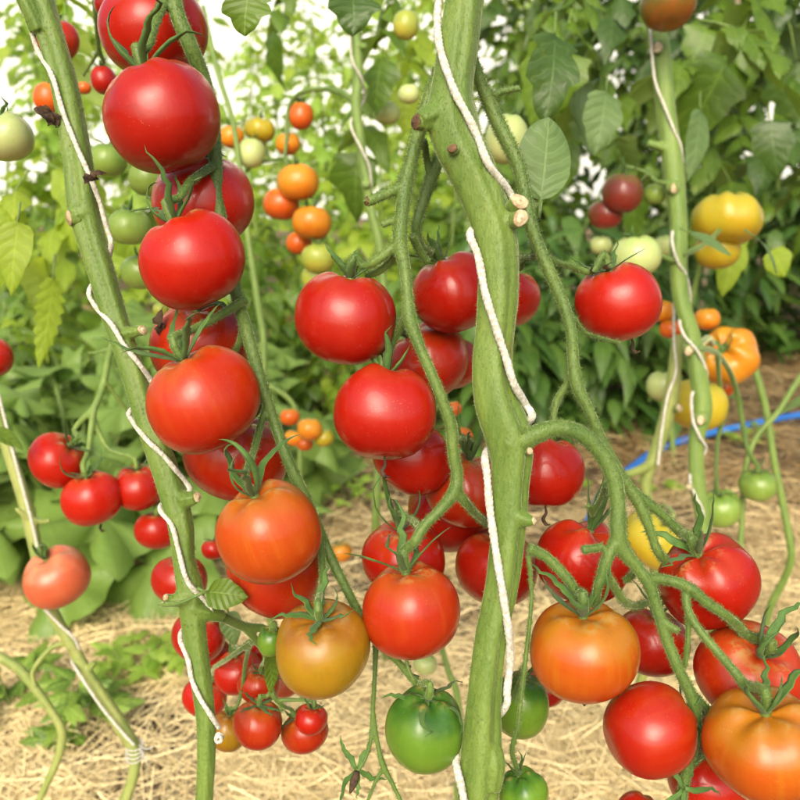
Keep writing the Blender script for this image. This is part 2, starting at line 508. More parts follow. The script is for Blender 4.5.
def make_straw(n=145000):
    rs = np.random.RandomState(3)
    # more strands near the camera, where each one can be made out
    y = 0.62 + 3.9*rs.rand(n)**1.35
    x = (rs.rand(n)*2 - 1)*(0.60*y + 0.32)
    pt = np.array([noise.noise(Vector((a*1.7, c*1.7, 3.3))) for a, c in zip(x, y)])
    fine = np.array([noise.noise(Vector((a*6, c*6, 9.1))) for a, c in zip(x, y)])
    fade = np.clip((y - 1.15 + .35*pt)/0.75, 0, 1)                       # older, browner straw further from the path
    keep = rs.rand(n) < np.clip(1.0 - 0.55*fade*(0.6 - pt), 0.15, 1)
    right = (x > 0.9) & (y > 2.2)
    keep &= ~(right & (rs.rand(n) < 0.3))
    hole = np.array([noise.noise(Vector((a*4.2, c*4.2, 21.7))) for a, c in zip(x, y)])
    keep &= ~((hole > 0.22) & (rs.rand(n) < 0.75))
    x, y, pt, fine, fade = x[keep], y[keep], pt[keep], fine[keep], fade[keep]
    n = len(x)
    L = 0.045 + 0.17*rs.rand(n)**1.6
    wd_ = (0.00038 + 0.00070*rs.rand(n)**2.2)*(1 + 0.3*fade)
    an = rs.rand(n)*math.pi*2
    mound = 0.012 + 0.018*(fine + 0.5)*rs.rand(n) + 0.02*np.clip(pt + .2, 0, 1)*rs.rand(n) + 0.012*rs.rand(n)
    tilt = rs.normal(0, 0.17, n)
    bend = rs.normal(0, 0.5, n)
    K = 4
    ts = np.linspace(-0.5, 0.5, K)
    d = np.stack([np.cos(an), np.sin(an)], 1)
    nn = np.stack([-np.sin(an), np.cos(an)], 1)
    V = np.zeros((n, K, 2, 3), dtype=np.float32)
    for k, tt in enumerate(ts):
        px = x[:, None]*0 + np.stack([x, y], 1) + d*(tt*L)[:, None] + nn*(bend*(tt*tt - .1)*L)[:, None]
        z = mound + tilt*tt*L - np.abs(bend)*0.15*tt*tt*L
        z = np.maximum(z, 0.002)
        for s, sg in enumerate((-1, 1)):
            V[:, k, s, 0] = px[:, 0] + nn[:, 0]*sg*wd_
            V[:, k, s, 1] = px[:, 1] + nn[:, 1]*sg*wd_
            V[:, k, s, 2] = z + sg*wd_*0.8*np.sin(an*7)
    base = np.arange(n)[:, None]*(K*2)
    fs = []
    for k in range(K-1):
        fs.append(np.stack([base[:, 0]+2*k, base[:, 0]+2*k+1, base[:, 0]+2*k+3, base[:, 0]+2*k+2], 1))
    Fq = np.concatenate(fs, 0).astype(np.int32)
    me = bpy.data.meshes.new('straw_mulch')
    me.vertices.add(n*K*2); me.vertices.foreach_set('co', V.ravel())
    me.loops.add(Fq.size); me.loops.foreach_set('vertex_index', Fq.ravel())
    me.polygons.add(len(Fq))
    me.polygons.foreach_set('loop_start', np.arange(0, Fq.size, 4, dtype=np.int32))
    me.update(calc_edges=True)
    a = me.attributes.new('tint', 'FLOAT', 'POINT')
    tint = np.clip(0.95 - 0.52*fade - 0.22*np.clip(-pt*2, 0, 1)*fade + rs.normal(0, 0.23, n) + 0.15*fine - 0.30*np.clip((x - .35)/.4, 0, 1)*np.clip((y - 1.9)/.4, 0, 1), 0, 1)
    a.data.foreach_set('value', np.repeat(tint, K*2).astype(np.float32))
    me.materials.append(straw_mat())
    tag(link('straw_mulch', me), 'pale dry straw mulch spread loosely over the ground', 'straw', kind='stuff')
make_straw()

# ------------------------------------------------------------------ polytunnel at the back
def make_tunnel():
    m, t, b = newmat('milky_film')
    b.inputs['Base Color'].default_value = (.80, .85, .81, 1)
    b.inputs['Roughness'].default_value = 0.45
    tr = N(t, 'ShaderNodeBsdfTranslucent'); tr.inputs[0].default_value = (.92, .94, .92, 1)
    mx = N(t, 'ShaderNodeMixShader'); mx.inputs[0].default_value = 0.15
    t.links.new(b.outputs[0], mx.inputs[1]); t.links.new(tr.outputs[0], mx.inputs[2])
    t.links.new(mx.outputs[0], t.nodes['Material Output'].inputs[0])
    root = empty('polytunnel', (0, 8.0, 0), 'milky white plastic tunnel with thin metal hoops behind all the plants', 'greenhouse')
    Rx, H, Y0, Y1 = 10.0, 4.6, 7.75, 8.0
    arc = [(Rx*math.cos(a), H*math.sin(a)**0.8 if math.sin(a) > 0 else 0) for a in [math.pi*i/32 for i in range(33)]]
    mb = MB()
    vs = [(x, Y1 - 8.0, z) for x, z in arc] + [(x*1.003, Y0 - 8.0, z*1.003) for x, z in arc]
    n = len(arc)
    fs = [(i, i+1, n+i+1, n+i) for i in range(n-1)]
    mb.add(vs, fs)
    mb.add([(x, 0.003, z) for x, z in arc], [tuple(range(n))])
    link('film', mb.mesh('film', [m]), root)
    for y in (7.9,):
        mb = MB()
        tube(mb, [Vector((x*0.99, y - 8.0, z*0.99)) for x, z in arc], [0.016]*n, 8, spline=False)
        link('hoop', mb.mesh('hoop', [M_METAL]), root)
    for z in (1.38, 2.3):
        mb = MB()
        tube(mb, [Vector((-8.6, -0.12, z)), Vector((8.6, -0.12, z))], [0.018, 0.018], 8, spline=False)
        link('crossbar', mb.mesh('crossbar', [M_METAL]), root)
make_tunnel()

# ------------------------------------------------------------------ leaves
def leaflet(L, W, lob=0.25, fold=0.25, droop=0.25, wav=0.12, nu=9, teeth=3.0, ph=0.0, sharp=0.8, pos=0.75):
    vs, fs, uv = [], [], []
    vv = (-1.0, -0.55, 0.0, 0.55, 1.0)
    for i in range(nu+1):
        u = i/nu
        sh = max(0.0, math.sin(math.pi*min(1, u)**pos))**sharp*(1 - 0.25*u)
        saw = (u*teeth + ph) % 1.0
        hw = W*max(sh, 0.012)*(1 + lob*(saw - 0.6)*(1 if 0.08 < u < 0.95 else 0))
        for v in vv:
            a = abs(v)
            vs.append(np.array((L*(u - 0.10*a*sh*(1-u)),
                                v*hw,
                                fold*a*hw*(1 - .5*a) - droop*L*u*u + wav*W*math.sin(5*u + 2.2*v + ph*9)*a - 0.35*W*a*a*sh*(0.4+ph))))
            uv.append((u, v))
    for i in range(nu):
        for k in range(4):
            a = i*5 + k
            fs.append((a, a+5, a+6, a+1))
    return np.array(vs), fs, uv

def rot_to(dirv, upv):
    d = Vector(dirv).normalized(); u = Vector(upv)
    s = u.cross(d)
    if s.length < 1e-6: s = d.orthogonal()
    s.normalize(); u = d.cross(s)
    return np.array([d, s, u])      # rows: local x, y, z axes

def put(mb, leaf, origin, dirv, upv, mi=0):
    v, f, uv = leaf
    M = rot_to(dirv, upv)
    mb.add((v @ M + np.array(origin)).tolist(), f, mi, uv)

def compound(mb, origin, dirv, L, r, droop=0.6, pairs=3, mi=0, pmi=1, wl=0.30, lob=0.5, fat=0.46, pet=True):
    """tomato leaf: a drooping rachis with pairs of lobed leaflets and one at the end"""
    d = Vector(dirv).normalized()
    pts, rad = [], []
    p = Vector(origin)
    n = 7
    for i in range(n+1):
        pts.append(p.copy()); rad.append(0.0021*(1 - 0.65*i/n)*(L/0.25))
        d = (d + Vector((r.uniform(-.06, .06), r.uniform(-.06, .06), -droop/n*1.15))).normalized()
        p = p + d*(L*0.72/n)
    if pet: tube(mb, pts, rad, 5, 0.05, spline=False, mi=pmi)
    def leafl(at, dv, l):
        up = Vector((r.uniform(-.4, .4), r.uniform(-.4, .4), 1))
        put(mb, leaflet(l, l*fat*r.uniform(.8, 1.15), lob*r.uniform(.6, 1.3), r.uniform(.0, .8), r.uniform(.1, .7), r.uniform(.08, .34), 8, r.choice((2.5, 3, 3.6)), r.random(), 0.85, r.uniform(.6, .8)), at, dv, up, mi)
    for k in range(pairs):
        i = min(n-1, 2 + int(round(k*(n-2.6)/pairs)))
        t = (pts[i+1] - pts[i]).normalized()
        side = t.cross(Vector((0, 0, 1)))
        if side.length < .1: side = Vector((1, 0, 0))
        side.normalize()
        for sg in (-1, 1):
            if r.random() < .08: continue
            dv = t*r.uniform(.35, .8) + side*sg + Vector((0, 0, r.uniform(-.45, .1)))
            leafl(pts[i], dv, L*wl*(1.0 if k else .8)*r.uniform(.75, 1.15))
    leafl(pts[-1], (pts[-1] - pts[-2]), L*wl*1.45*r.uniform(.85, 1.1))

def foliage_mesh(seed, h, zlo, n, mats, spread=1.0, size=0.24, droop=0.9, zpow=1.15):
    r = random.Random(seed)
    mb = MB()
    a = r.random()*6.28
    for i in range(n):
        z = zlo + (h - zlo)*((i + r.random()*.8)/n)**zpow
        a += 2.399 + r.uniform(-.4, .4)
        el = r.uniform(-.1, .65)
        d = (math.cos(a)*spread, math.sin(a)*spread, el)
        L = size*r.uniform(.75, 1.25)*(1 - .35*max(0, (z/h - .75)*4))
        compound(mb, (0.004*math.cos(a) + 0.05*math.sin(z*3 + seed), 0.05*math.cos(z*2.2 + seed), z), d, L, r, droop*r.uniform(.7, 1.4), r.choice((2, 3, 3)), mi=r.choice((0, 0, 1)), pmi=2)
    return mb.mesh('foliage', mats)

def plant_stem_mesh(seed, h, rad=0.009, mat=None):
    mb = MB()
    pts = [Vector((0.05*math.sin(z*3 + seed) if z > .05 else 0, 0.05*math.cos(z*2.2 + seed) if z > .05 else 0, z)) for z in [h*i/10 for i in range(11)]]
    tube(mb, pts, [rad*(1 - .5*i/10) for i in range(11)], 7, 0.05)
    return mb.mesh('stem', [mat or M_STEM2])

KINDS = {}
def plant_kind(key, seed, h, zlo, n, mats, **k):
    KINDS[key] = (plant_stem_mesh(seed, h*1.0), foliage_mesh(seed, h, zlo, n, mats, **k))

plant_kind('airy1', 11, 1.55, 0.12, 84, [M_AIRY, M_LIME, M_STEM2], size=0.165, droop=.8)
plant_kind('airy2', 12, 1.40, 0.10, 78, [M_AIRY, M_LIME, M_STEM2], size=0.155, droop=1.0)
plant_kind('airy3', 13, 1.75, 0.12, 90, [M_AIRY, M_LIME, M_STEM2], size=0.165, droop=.7)
plant_kind('low1', 14, 0.85, 0.05, 34, [M_LIME, M_AIRY, M_STEM2], size=0.22, droop=.8)
plant_kind('low2', 15, 0.70, 0.05, 32, [M_LEAF, M_LIME, M_STEM2], size=0.22, droop=.7)
plant_kind('tall1', 16, 2.15, 0.15, 120, [M_LEAF, M_DARK, M_STEM2], size=0.215, droop=1.0)
plant_kind('tall2', 17, 2.05, 0.15, 115, [M_LEAF, M_DARK, M_STEM2], size=0.205, droop=.9)
plant_kind('tall3', 18, 2.25, 0.75, 70, [M_LEAF, M_DARK, M_STEM2], size=0.225, droop=1.1)

def place_plant(key, x, y, label, group, rz=None, s=1.0, name='tomato_plant', cat='tomato plant'):
    root = empty(name, (x, y, -0.01), label, cat, group)
    root.rotation_euler.z = rnd.uniform(0, 6.28) if rz is None else rz
    root.scale = (s, s, s)
    st, fo = KINDS[key]
    link('stem', st, root); link('foliage', fo, root)
    return root

GR_L = 'leafy tomato plants behind the left trusses'
LB_L = 'leafy lime green tomato plant in the blurred rows beyond the squash leaves'
for x, y, k, s in [(-1.75, 3.3, 'airy1', .92), (-1.25, 3.1, 'airy2', .95), (-.78, 3.4, 'airy1', .85), (-.30, 3.2, 'airy2', .9), (.12, 3.5, 'airy3', .78),
                   (-2.3, 4.1, 'airy3', .95), (-1.35, 3.7, 'airy3', 1.0), (-.2, 3.8, 'airy3', 1.02), (.3, 4.6, 'airy3', 1.1), (-.85, 3.85, 'airy1', 1.15), (-1.6, 4.2, 'airy1', 1.0), (-1.0, 4.3, 'airy3', .86), (-.5, 4.1, 'airy1', .92), (.05, 4.4, 'airy2', 1.05), (.55, 4.2, 'airy3', .95),
                   (-2.6, 5.1, 'airy2', 1.1), (-1.9, 5.2, 'airy1', .98), (-1.2, 5.0, 'airy2', 1.08), (-.55, 5.2, 'airy3', .9), (.1, 5.1, 'airy1', 1.05), (.75, 5.0, 'airy2', 1.15),
                   (-3.0, 6.2, 'airy3', 1.0), (-2.4, 3.2, 'airy1', 1.0), (-3.1, 4.2, 'airy2', 1.1), (-3.4, 5.2, 'airy1', 1.1), (-3.0, 3.0, 'airy3', .9), (-4.0, 6.0, 'airy1', 1.1), (-2.0, 6.3, 'airy2', 1.2), (-1.0, 6.2, 'airy1', 1.1), (0, 6.3, 'airy3', 1.0), (.9, 6.2, 'airy1', 1.2)]:
    place_plant(k, x, y, LB_L, GR_L, s=s)
GR_M = 'low leafy plants in the middle distance'
for x, y, k, s in [(-1.5, 2.55, 'low1', 1.0), (-1.1, 2.5, 'low2', 1.0), (-.75, 2.6, 'low1', .92), (-.42, 2.75, 'low2', 1.0), (-.10, 2.85, 'low1', .95), (.2, 2.8, 'low2', 1.1), (-1.9, 2.6, 'low1', 1.1), (-.55, 2.35, 'low2', .85), (-1.3, 2.9, 'low1', 1.1), (-.98, 2.0, 'low1', .62), (-.62, 1.98, 'low2', .66), (-.45, 2.15, 'low1', .6), (-.8, 1.9, 'low2', .55), (-.12, 2.45, 'low2', .62), (-.9, 2.95, 'low2', 1.15), (-.55, 3.0, 'low1', 1.0), (-.2, 2.5, 'low2', .8), (-1.7, 3.0, 'low2', 1.2), (.0, 3.2, 'low1', 1.05), (.35, 3.2, 'low2', 1.2)]:
    place_plant(k, x, y, 'low bushy tomato plant with bright leaves among or behind the squash leaves', GR_M, s=s)
GR_R = 'tall dense tomato plants on the right'
LB_R = 'tall dense dark green tomato plant in the hedge-like row on the right'
for x, y, k, s in [(1.35, 3.6, 'tall1', 1.05), (1.85, 3.6, 'tall2', 1.05), (2.3, 3.6, 'tall1', 1.05), (.95, 3.5, 'tall2', .95), (.55, 3.45, 'tall3', .85),
                   (.75, 4.0, 'tall1', 1.0), (.45, 3.9, 'tall2', .9), (1.45, 4.4, 'tall1', 1.15), (1.1, 4.1, 'tall1', 1.08), (1.7, 4.0, 'tall2', 1.1), (2.3, 4.2, 'tall1', 1.1), (2.9, 4.0, 'tall2', 1.1), (1.5, 4.9, 'tall2', 1.15), (2.3, 4.9, 'tall1', 1.15), (3.2, 4.9, 'tall1', 1.2)]:
    place_plant(k, x, y, LB_R, GR_R, s=s)
for x, y, k, s, rz in [(.78, 2.25, 'tall3', .93, .3), (1.12, 2.05, 'tall3', .98, 2.0)]:
    place_plant(k, x, y, 'tall tomato plant with bare lower stem and hanging leaves, behind the right-hand vine', 'tall plants behind the right-hand vine', s=s, rz=rz)

# squash: big soft lobed leaves on hollow stalks
def squash_leaf(mb, c, nrm, r, rr):
    nv, nr = 40, 6
    M = rot_to(Vector((rr.uniform(-1, 1), rr.uniform(-1, 1), 0)), nrm)
    vs, uv, fs = [], [], []
    ph = rr.random()*6
    for j in range(nr+1):
        q = j/nr
        for i in range(nv):
            a = 2*math.pi*i/nv
            notch = 1 - 0.75*math.exp(-(min(abs(a - math.pi), 2*math.pi - abs(a - math.pi))/0.28)**2)
            ed = (0.62 + 0.40*(1 - abs(math.sin(2.5*a)))**.8 + 0.05*abs(math.cos(12.5*a + ph)))*notch
            x, y = q*r*ed*math.cos(a), q*r*ed*math.sin(a)
            z = 0.16*r*q*q*math.cos(5*a + .5)*.5 - 0.20*r*q**2.2 + 0.05*r*math.sin(3*a + ph)*q + .02*r*math.sin(11*a+ph)*q
            vs.append((x, y, z)); uv.append((q, math.sin(2.5*a)))
    for j in range(nr):
        for i in range(nv):
            a, b_ = j*nv+i, j*nv+(i+1) % nv
            fs.append((a, b_, b_+nv, a+nv))
    mb.add((np.array(vs) @ M + np.array(c)).tolist(), fs, 0, uv)

def make_squash(x, y, seed, n, rad, h, label):
    rr = random.Random(seed)
    root = empty('squash_plant', (x, y, 0), label, 'squash plant', 'squash plants along the straw')
    stalks, blades = MB(), MB()
    for i in range(n):
        a = rr.uniform(0, 6.28) if i > 5 else -1.57 + (i - 2.5)*.5
        d = rad*rr.uniform(.25, 1.0)
        z = h*rr.uniform(.22, 1.0)
        top = Vector((math.cos(a)*d, math.sin(a)*d, z))
        tube(stalks, [Vector((0.02*math.cos(a), 0.02*math.sin(a), -.01)), Vector((math.cos(a)*d*.45, math.sin(a)*d*.45, z*.65)), top], [.008, .007, .004], 6, 0.04)
        nrm = Vector((math.cos(a)*.5 + rr.uniform(-.55, .55), math.sin(a)*.5 - .35 + rr.uniform(-.4, .4), .9)).normalized()
        squash_leaf(blades, top + nrm*.004, nrm, rr.uniform(.065, .105) + (.05 if z < h*.5 else 0), rr)
    link('stalks', stalks.mesh('stalks', [M_STEM2]), root)
    link('leaves', blades.mesh('leaves', [M_SQUASH]), root)
make_squash(-.70, 1.72, 1, 44, .34, .44, 'broad pale squash leaves low on the ground right behind the lone peach tomato')
make_squash(-1.02, 1.62, 2, 44, .34, .40, 'broad squash leaves at the left edge, under the cut-off red tomato')
make_squash(-.42, 2.0, 3, 34, .26, .36, 'squash plant with broad leaves between the left vine and the orange cherry cluster')
make_squash(-.85, 2.2, 4, 40, .34, .48, 'squash plant at the back of the squash patch')
make_squash(-1.35, 2.1, 5, 40, .34, .46, 'squash plant in the far left corner of the squash patch')

# peppers: glossy pointed leaves, dark
def pepper_mesh(seed, h, w, n):
    r = random.Random(seed)
    mb = MB()
    for i in range(n):
        a = r.uniform(0, 6.28)
        q = r.random()**.5
        z = h*(0.12 + .88*r.random())*(1 - .25*q)
        o = (w*q*math.cos(a), w*q*math.sin(a), z)
        L = r.uniform(.065, .135)
        put(mb, leaflet(L, L*.24, .0, .35, r.uniform(.2, .8), .05, 7, 1, r.random(), 1.0, .8), o, (math.cos(a) + r.uniform(-.5, .5), math.sin(a) + r.uniform(-.5, .5), r.uniform(-.5, .35)), (r.uniform(-.3, .3), r.uniform(-.3, .3), 1), 0)
    return mb.mesh('leaves', [M_PEP])

def pepper_stem_mesh(seed, h, w):
    r = random.Random(seed)
    mb = MB()
    for i in range(9):
        a = i*.7 + r.random()
        e = Vector((w*.8*math.cos(a), w*.8*math.sin(a), h*r.uniform(.55, .9)))
        tube(mb, [Vector((0, 0, -.01)), Vector((e.x*.3, e.y*.3, e.z*.45)), e], [.008, .006, .002], 6, .05)
    return mb.mesh('stem', [M_STEM2])

pm = [(pepper_mesh(21, .62, .21, 230), pepper_stem_mesh(21, .62, .21)), (pepper_mesh(22, .70, .22, 240), pepper_stem_mesh(22, .70, .22)), (pepper_mesh(23, .55, .20, 210), pepper_stem_mesh(23, .55, .2))]
for i, (x, y, s) in enumerate([(.30, 2.42, 1.0), (.56, 2.50, .95), (.80, 2.62, 1.0), (.02, 2.7, .85), (.45, 2.85, 1.1), (1.02, 3.3, 1.15), (1.36, 3.4, 1.2), (1.72, 3.35, 1.25)]):
    root = empty('pepper_plant', (x, y, 0), 'dark green pepper plant with pointed glossy leaves, in the bushy row beyond the blue hose', 'pepper plant', 'pepper plants in the row on the right')
    root.rotation_euler.z = i*1.3
    root.scale = (s, s, s)
    link('leaves', pm[i % 3][0], root); link('stem', pm[i % 3][1], root)

# young weeds on the straw
def weed(px, py, n, size, label, lime=True, seed=0, spread=.06):
    r = random.Random(seed + 50)
    g = ground_at(px, py)
    root = empty('weed', (g.x, g.y, 0.0), label, 'weed')
    mb = MB()
    for i in range(n):
        a = r.uniform(0, 6.28); q = spread*r.random()
        o = Vector((q*math.cos(a), q*math.sin(a), r.uniform(.03, .02 + size)))
        tube(mb, [Vector((o.x*.3, o.y*.3, -.005)), Vector(o)], [.0015, .001], 4, spline=False, mi=1)
        for k in range(r.choice((3, 4, 5))):
            b_ = a + r.uniform(-1.6, 1.6)
            L = size*r.uniform(.35, .7)
            put(mb, leaflet(L, L*.26, .45, .2, r.uniform(0, .5), .1, 7, 3, r.random()), o, (math.cos(b_), math.sin(b_), r.uniform(-.1, .5)), (0, -.5, 1), 0)
    link('leaves', mb.mesh('leaves', [M_AIRY if lime else M_SQUASH, M_STEM2]), root)
weed(150, 680, 24, .07, 'sprawling tuft of feathery lime green weed on the straw beside the left vine', True, 1, .10)
weed(85, 735, 12, .09, 'flat weed with pale grey-green leaves on the straw in the lower left', False, 2, .06)
weed(20, 720, 8, .075, 'small pale weed on the straw at the left edge', False, 3, .05)
weed(350, 505, 12, .05, 'little weed clump on the straw behind the olive tomato', True, 4, .08)
weed(560, 500, 9, .06, 'short grassy weed behind the bent truss stalk', True, 5, .06)
weed(745, 445, 9, .05, 'sparse green weeds just beyond the blue hose', True, 6, .1)
weed(660, 500, 8, .05, 'small weed on the brown straw in front of the blue hose', True, 7, .07)
for i, (px, py, n, s) in enumerate([(372, 440, 14, .10), (335, 455, 12, .09), (395, 475, 9, .06), (318, 480, 9, .07)]):
    weed(px, py, n, s, ['leafy weed on the brown soil left of the creased tomato', 'leafy weed right under the little cherry cluster', 'small weed behind the lowest fork of the middle stalk', 'small weed left of the lowest cherry weed, on brown soil'][i], True, 20+i, .09)
weed(300, 520, 10, .05, 'weed seedling with tiny lime leaves behind the orange tomato', True, 8, .08)

# blue hose lying across the straw
mb = MB()
pts = []
for px, py in [(1000, 395), (900, 412), (800, 425), (740, 437), (690, 449), (655, 462), (630, 480), (606, 500), (594, 520), (584, 545), (578, 570)]:
    g = ground_at(px, py); g.z = 0.035; pts.append(g)
tube(mb, pts, [.0105]*len(pts), 12, 0.03)
tag(link('garden_hose', mb.mesh('garden_hose', [M_HOSE])), 'bright blue plastic hose lying on the straw', 'hose')

# thin canes in the back rows
for px, py, Y, r_ in [(728, 60, 2.6, .009)]:
    p = P(px, py, Y)
    mb = MB()
    tube(mb, [Vector((0, 0, -.02)), Vector((0.01, 0, 1.2)), Vector((-0.015, 0.01, 2.15))], [r_, r_*.9, r_*.8], 7, 0.2)
    o = tag(link('bamboo_cane', mb.mesh('bamboo_cane', [M_STAKE])), 'thin bare bamboo cane among the dark leaves on the right', 'cane')
    o.location = (p.x, p.y, 0)

# ------------------------------------------------------------------ tomatoes
def tomato_pt(ph, th, s):
    """surface of a fruit of radius one; ph from the stalk, th around"""
    sp, c = math.sin(ph), math.cos(ph)
    rho = abs(sp)**s['sq']
    z = s['h']*math.copysign(abs(c)**(0.92), c)
    n, lo, p0 = s['n'], s['lob'], s['p0']
    wave = math.cos(n*th + p0) + 0.45*math.cos((n-2)*th + 2.1*p0)
    sh = math.exp(-((ph - 0.75)/0.75)**2)
    rho *= 1 + lo*wave*(0.35 + 0.9*sh) + 0.022*math.cos(2*th + p0*3) + 0.014*math.cos(3*th + p0)
    up = 1 if c > 0 else 0
    z -= up*s['dim']*math.exp(-(rho/0.34)**2)
    z += up*lo*1.6*wave*math.exp(-((rho - 0.42)/0.26)**2)
    if not up: z += 0.05*math.exp(-(rho/0.26)**2) + s['pt']*-1*math.exp(-(rho/0.3)**2)
    z += 0.03*math.cos(th + p0)*rho
    return rho*math.cos(th), rho*math.sin(th), z

def tomato_mesh(R, s, nu, nv, mat):
    mb = MB()
    vs, fs = [], []
    vs.append(tuple(R*x for x in tomato_pt(1e-4, 0, s)))
    for i in range(1, nu):
        ph = math.pi*i/nu
        for k in range(nv):
            vs.append(tuple(R*x for x in tomato_pt(ph, 2*math.pi*k/nv, s)))
    vs.append(tuple(R*x for x in tomato_pt(math.pi-1e-4, 0, s)))
    for k in range(nv):
        fs.append((0, 1+k, 1+(k+1) % nv))
    for i in range(nu-2):
        for k in range(nv):
            a, b = 1+i*nv+k, 1+i*nv+(k+1) % nv
            fs.append((a, a+nv, b+nv, b))
    e = len(vs)-1
    for k in range(nv):
        fs.append((e, 1+(nu-2)*nv+(k+1) % nv, 1+(nu-2)*nv+k))
    mb.add(vs, fs)
    return mb.mesh('tomato', [mat])

def sepal_mb(R, ztop, az, L, a0, curl, w, rr, n=12, rho0=0.05):
    """one narrow sepal that lifts and curls; local frame of its tomato"""
    mb = MB()
    pts = []
    rho, z, ang = rho0, ztop + 0.015, a0
    tw = rr.uniform(-.9, .9)
    azz = az
    vs, uv, fs = [], [], []
    seg = 6
    for i in range(n+1):
        t = i/n
        hw = w*(0.55 + 1.2*t - 0.2*t*t if t < .3 else 0.90*(1 - ((t - .3)/.7)**1.5) + 0.012)
        dr = Vector((math.cos(azz), math.sin(azz), 0))
        tan = dr*math.cos(ang) + Vector((0, 0, 1))*math.sin(ang)
        side = dr.cross(Vector((0, 0, 1)))
        up = side.cross(tan)*1
        tt = tw*t
        s2 = side*math.cos(tt) + up*math.sin(tt)
        u2 = up*math.cos(tt) - side*math.sin(tt)
        c = dr*rho + Vector((0, 0, z))
        for k in range(seg):
            th = 2*math.pi*k/seg
            q = math.cos(th)
            vs.append((c + s2*(hw*q) + u2*(hw*0.22*math.sin(th) + hw*0.38*q*q))*R)
            uv.append((t, q))
        st = L/n
        rho += math.cos(ang)*st
        z += math.sin(ang)*st
        # keep clear of the skin
        floor = ztop + 0.02 if rho < .3 else None
        ang += curl/n*(0.4 + 1.2*t)
        azz += rr.uniform(-.13, .13)
    for i in range(n):
        for k in range(seg):
            a, b = i*seg+k, i*seg+(k+1) % seg
            fs.append((a, b, b+seg, a+seg))
    fs.append(tuple(reversed(range(seg)))); fs.append(tuple(n*seg+k for k in range(seg)))
    mb.add(vs, fs, 0, uv)
    return mb

TOM = {}
def tomato(key, cx, cy, w, d, mat, label, cal=None, front=0.25, h=0.88, n=5, lob=0.018, dim=0.20, sq=0.95, pt=0.0,
           sep=5, sl=0.75, up=0.6, curl=1.1, remnant=False, group=None, hi=True):
    """cx, cy, w: where and how wide it is seen; cal: where its stalk end is seen; front: how far that end leans to the viewer when cal is not given"""
    R = w*0.5*d/F
    rr = random.Random(key)
    C = P(cx, cy, d)
    if cal is None:
        ax = (rr.uniform(-.18, .18), 0.95, front)
    else:
        ux, uy = (cal[0]-cx)/(w*.5*.86), (cy-cal[1])/(w*.5*.86)
        q = ux*ux + uy*uy
        s = 1 if front >= 0 else -1
        ax = (ux, uy, s*math.sqrt(max(0.03, 1-q)))
    axis = (RT*ax[0] + UPV*ax[1] - FW*ax[2]).normalized()
    s = dict(h=h, n=n, lob=lob, dim=dim, sq=sq, p0=rr.random()*6.28, pt=pt)
    o = link('tomato', tomato_mesh(R, s, 26 if hi else 16, 48 if hi else 28, TM[mat]))
    o.location = C
    q = Vector((0, 0, 1)).rotation_difference(axis)
    o.rotation_mode = 'QUATERNION'
    o.rotation_quaternion = q
    tag(o, label, 'tomato', group)
    zt = tomato_pt(1e-4, 0, s)[2]
    cb = MB()
    tube(cb, [Vector((0, 0, (zt-.05)*R)), Vector((0, 0, (zt+.05)*R)), Vector((0, 0, (zt+.12)*R))], [.10*R, .085*R, .055*R], 8, .01)
    if sep:
        cal_o = link('calyx', cb.mesh('calyx', [M_TRUSS]), o)
        a0 = rr.random()*6.28
        for i in range(sep):
            b = sepal_mb(R, zt + .03, a0 + 6.283*i/sep + rr.uniform(-.25, .25), sl*1.5*rr.uniform(.75, 1.2), up*rr.uniform(.7, 1.3), curl*rr.uniform(-1.3, 2.6), (.092 if hi else .11)*rr.uniform(.85, 1.2), rr, 12 if hi else 6)
            link('sepal', b.mesh('sepal', [M_SEPAL]), cal_o)
    if remnant:
        rb = MB()
        zb = tomato_pt(math.pi-1e-4, 0, s)[2]*R
        pts = [Vector((0, 0, zb+.001)), Vector((.001, .0006, zb-.004)), Vector((-.0008, .001, zb-.008)), Vector((.001, -.0005, zb-.012))]
        tube(rb, pts, [.0006, .0010, .0013, .0007], 6, .002)
        tube(rb, [Vector((0, 0, zb-.009)), Vector((.002, .001, zb-.0115)), Vector((.0038, .0005, zb-.011))], [.0008, .0008, .0004], 5, .002)
        link('withered_flower', rb.mesh('withered_flower', [M_BROWN]), o)
    TOM[key] = dict(o=o, C=C, R=R, axis=axis, cal=C + axis*((zt+.06)*R), d=d, cx=cx, cy=cy, w=w)
    return o

# --- the truss on the left vine, from the top down
tomato('T1', 155, 30, 104, .605, 'red', 'deep red tomato cut by the top edge, highest big one of the left truss', cal=(150, -8), sep=4)
tomato('T1b', 112, 5, 34, .66, 'red', 'small red tomato peeping out at the top edge, left of the big top one', front=.1, hi=False)
tomato('T2', 162, 117, 115, .530, 'red', 'big glossy red tomato, front one second from the top on the left truss', cal=(144, 66), sep=5, sl=1.0, up=0.85, curl=1.3, h=.95, n=6)
tomato('T3', 203, 203, 102, .600, 'red', 'red tomato half hidden behind the left truss stalk, between its two top front ones', cal=(196, 160), sep=5, sl=.5, n=6)
tomato('T4', 192, 261, 103, .530, 'red', 'glossy red tomato, third front one down the left truss, one long sepal curling out', cal=(174, 219), sep=5, sl=1.05, up=0.7, curl=1.3, h=.93)
tomato('T5', 200, 344, 98, .600, 'scarlet', 'scarlet tomato mostly hidden by the orange-red one, level with the knot in the left truss', cal=(200, 305), sep=4, sl=.5)
tomato('T6', 203, 400, 112, .520, 'redor', 'orange-red tomato with a greyish ring round its calyx, fourth front one down the left truss', cal=(184, 357), sep=5, sl=0.95, up=0.75, curl=1.3, h=.92)
tomato('T7', 237, 456, 102, .600, 'scarlet', 'red tomato tucked behind the stalk, right below the orange-red one with the grey ring', cal=(250, 412), sep=3, sl=.5)
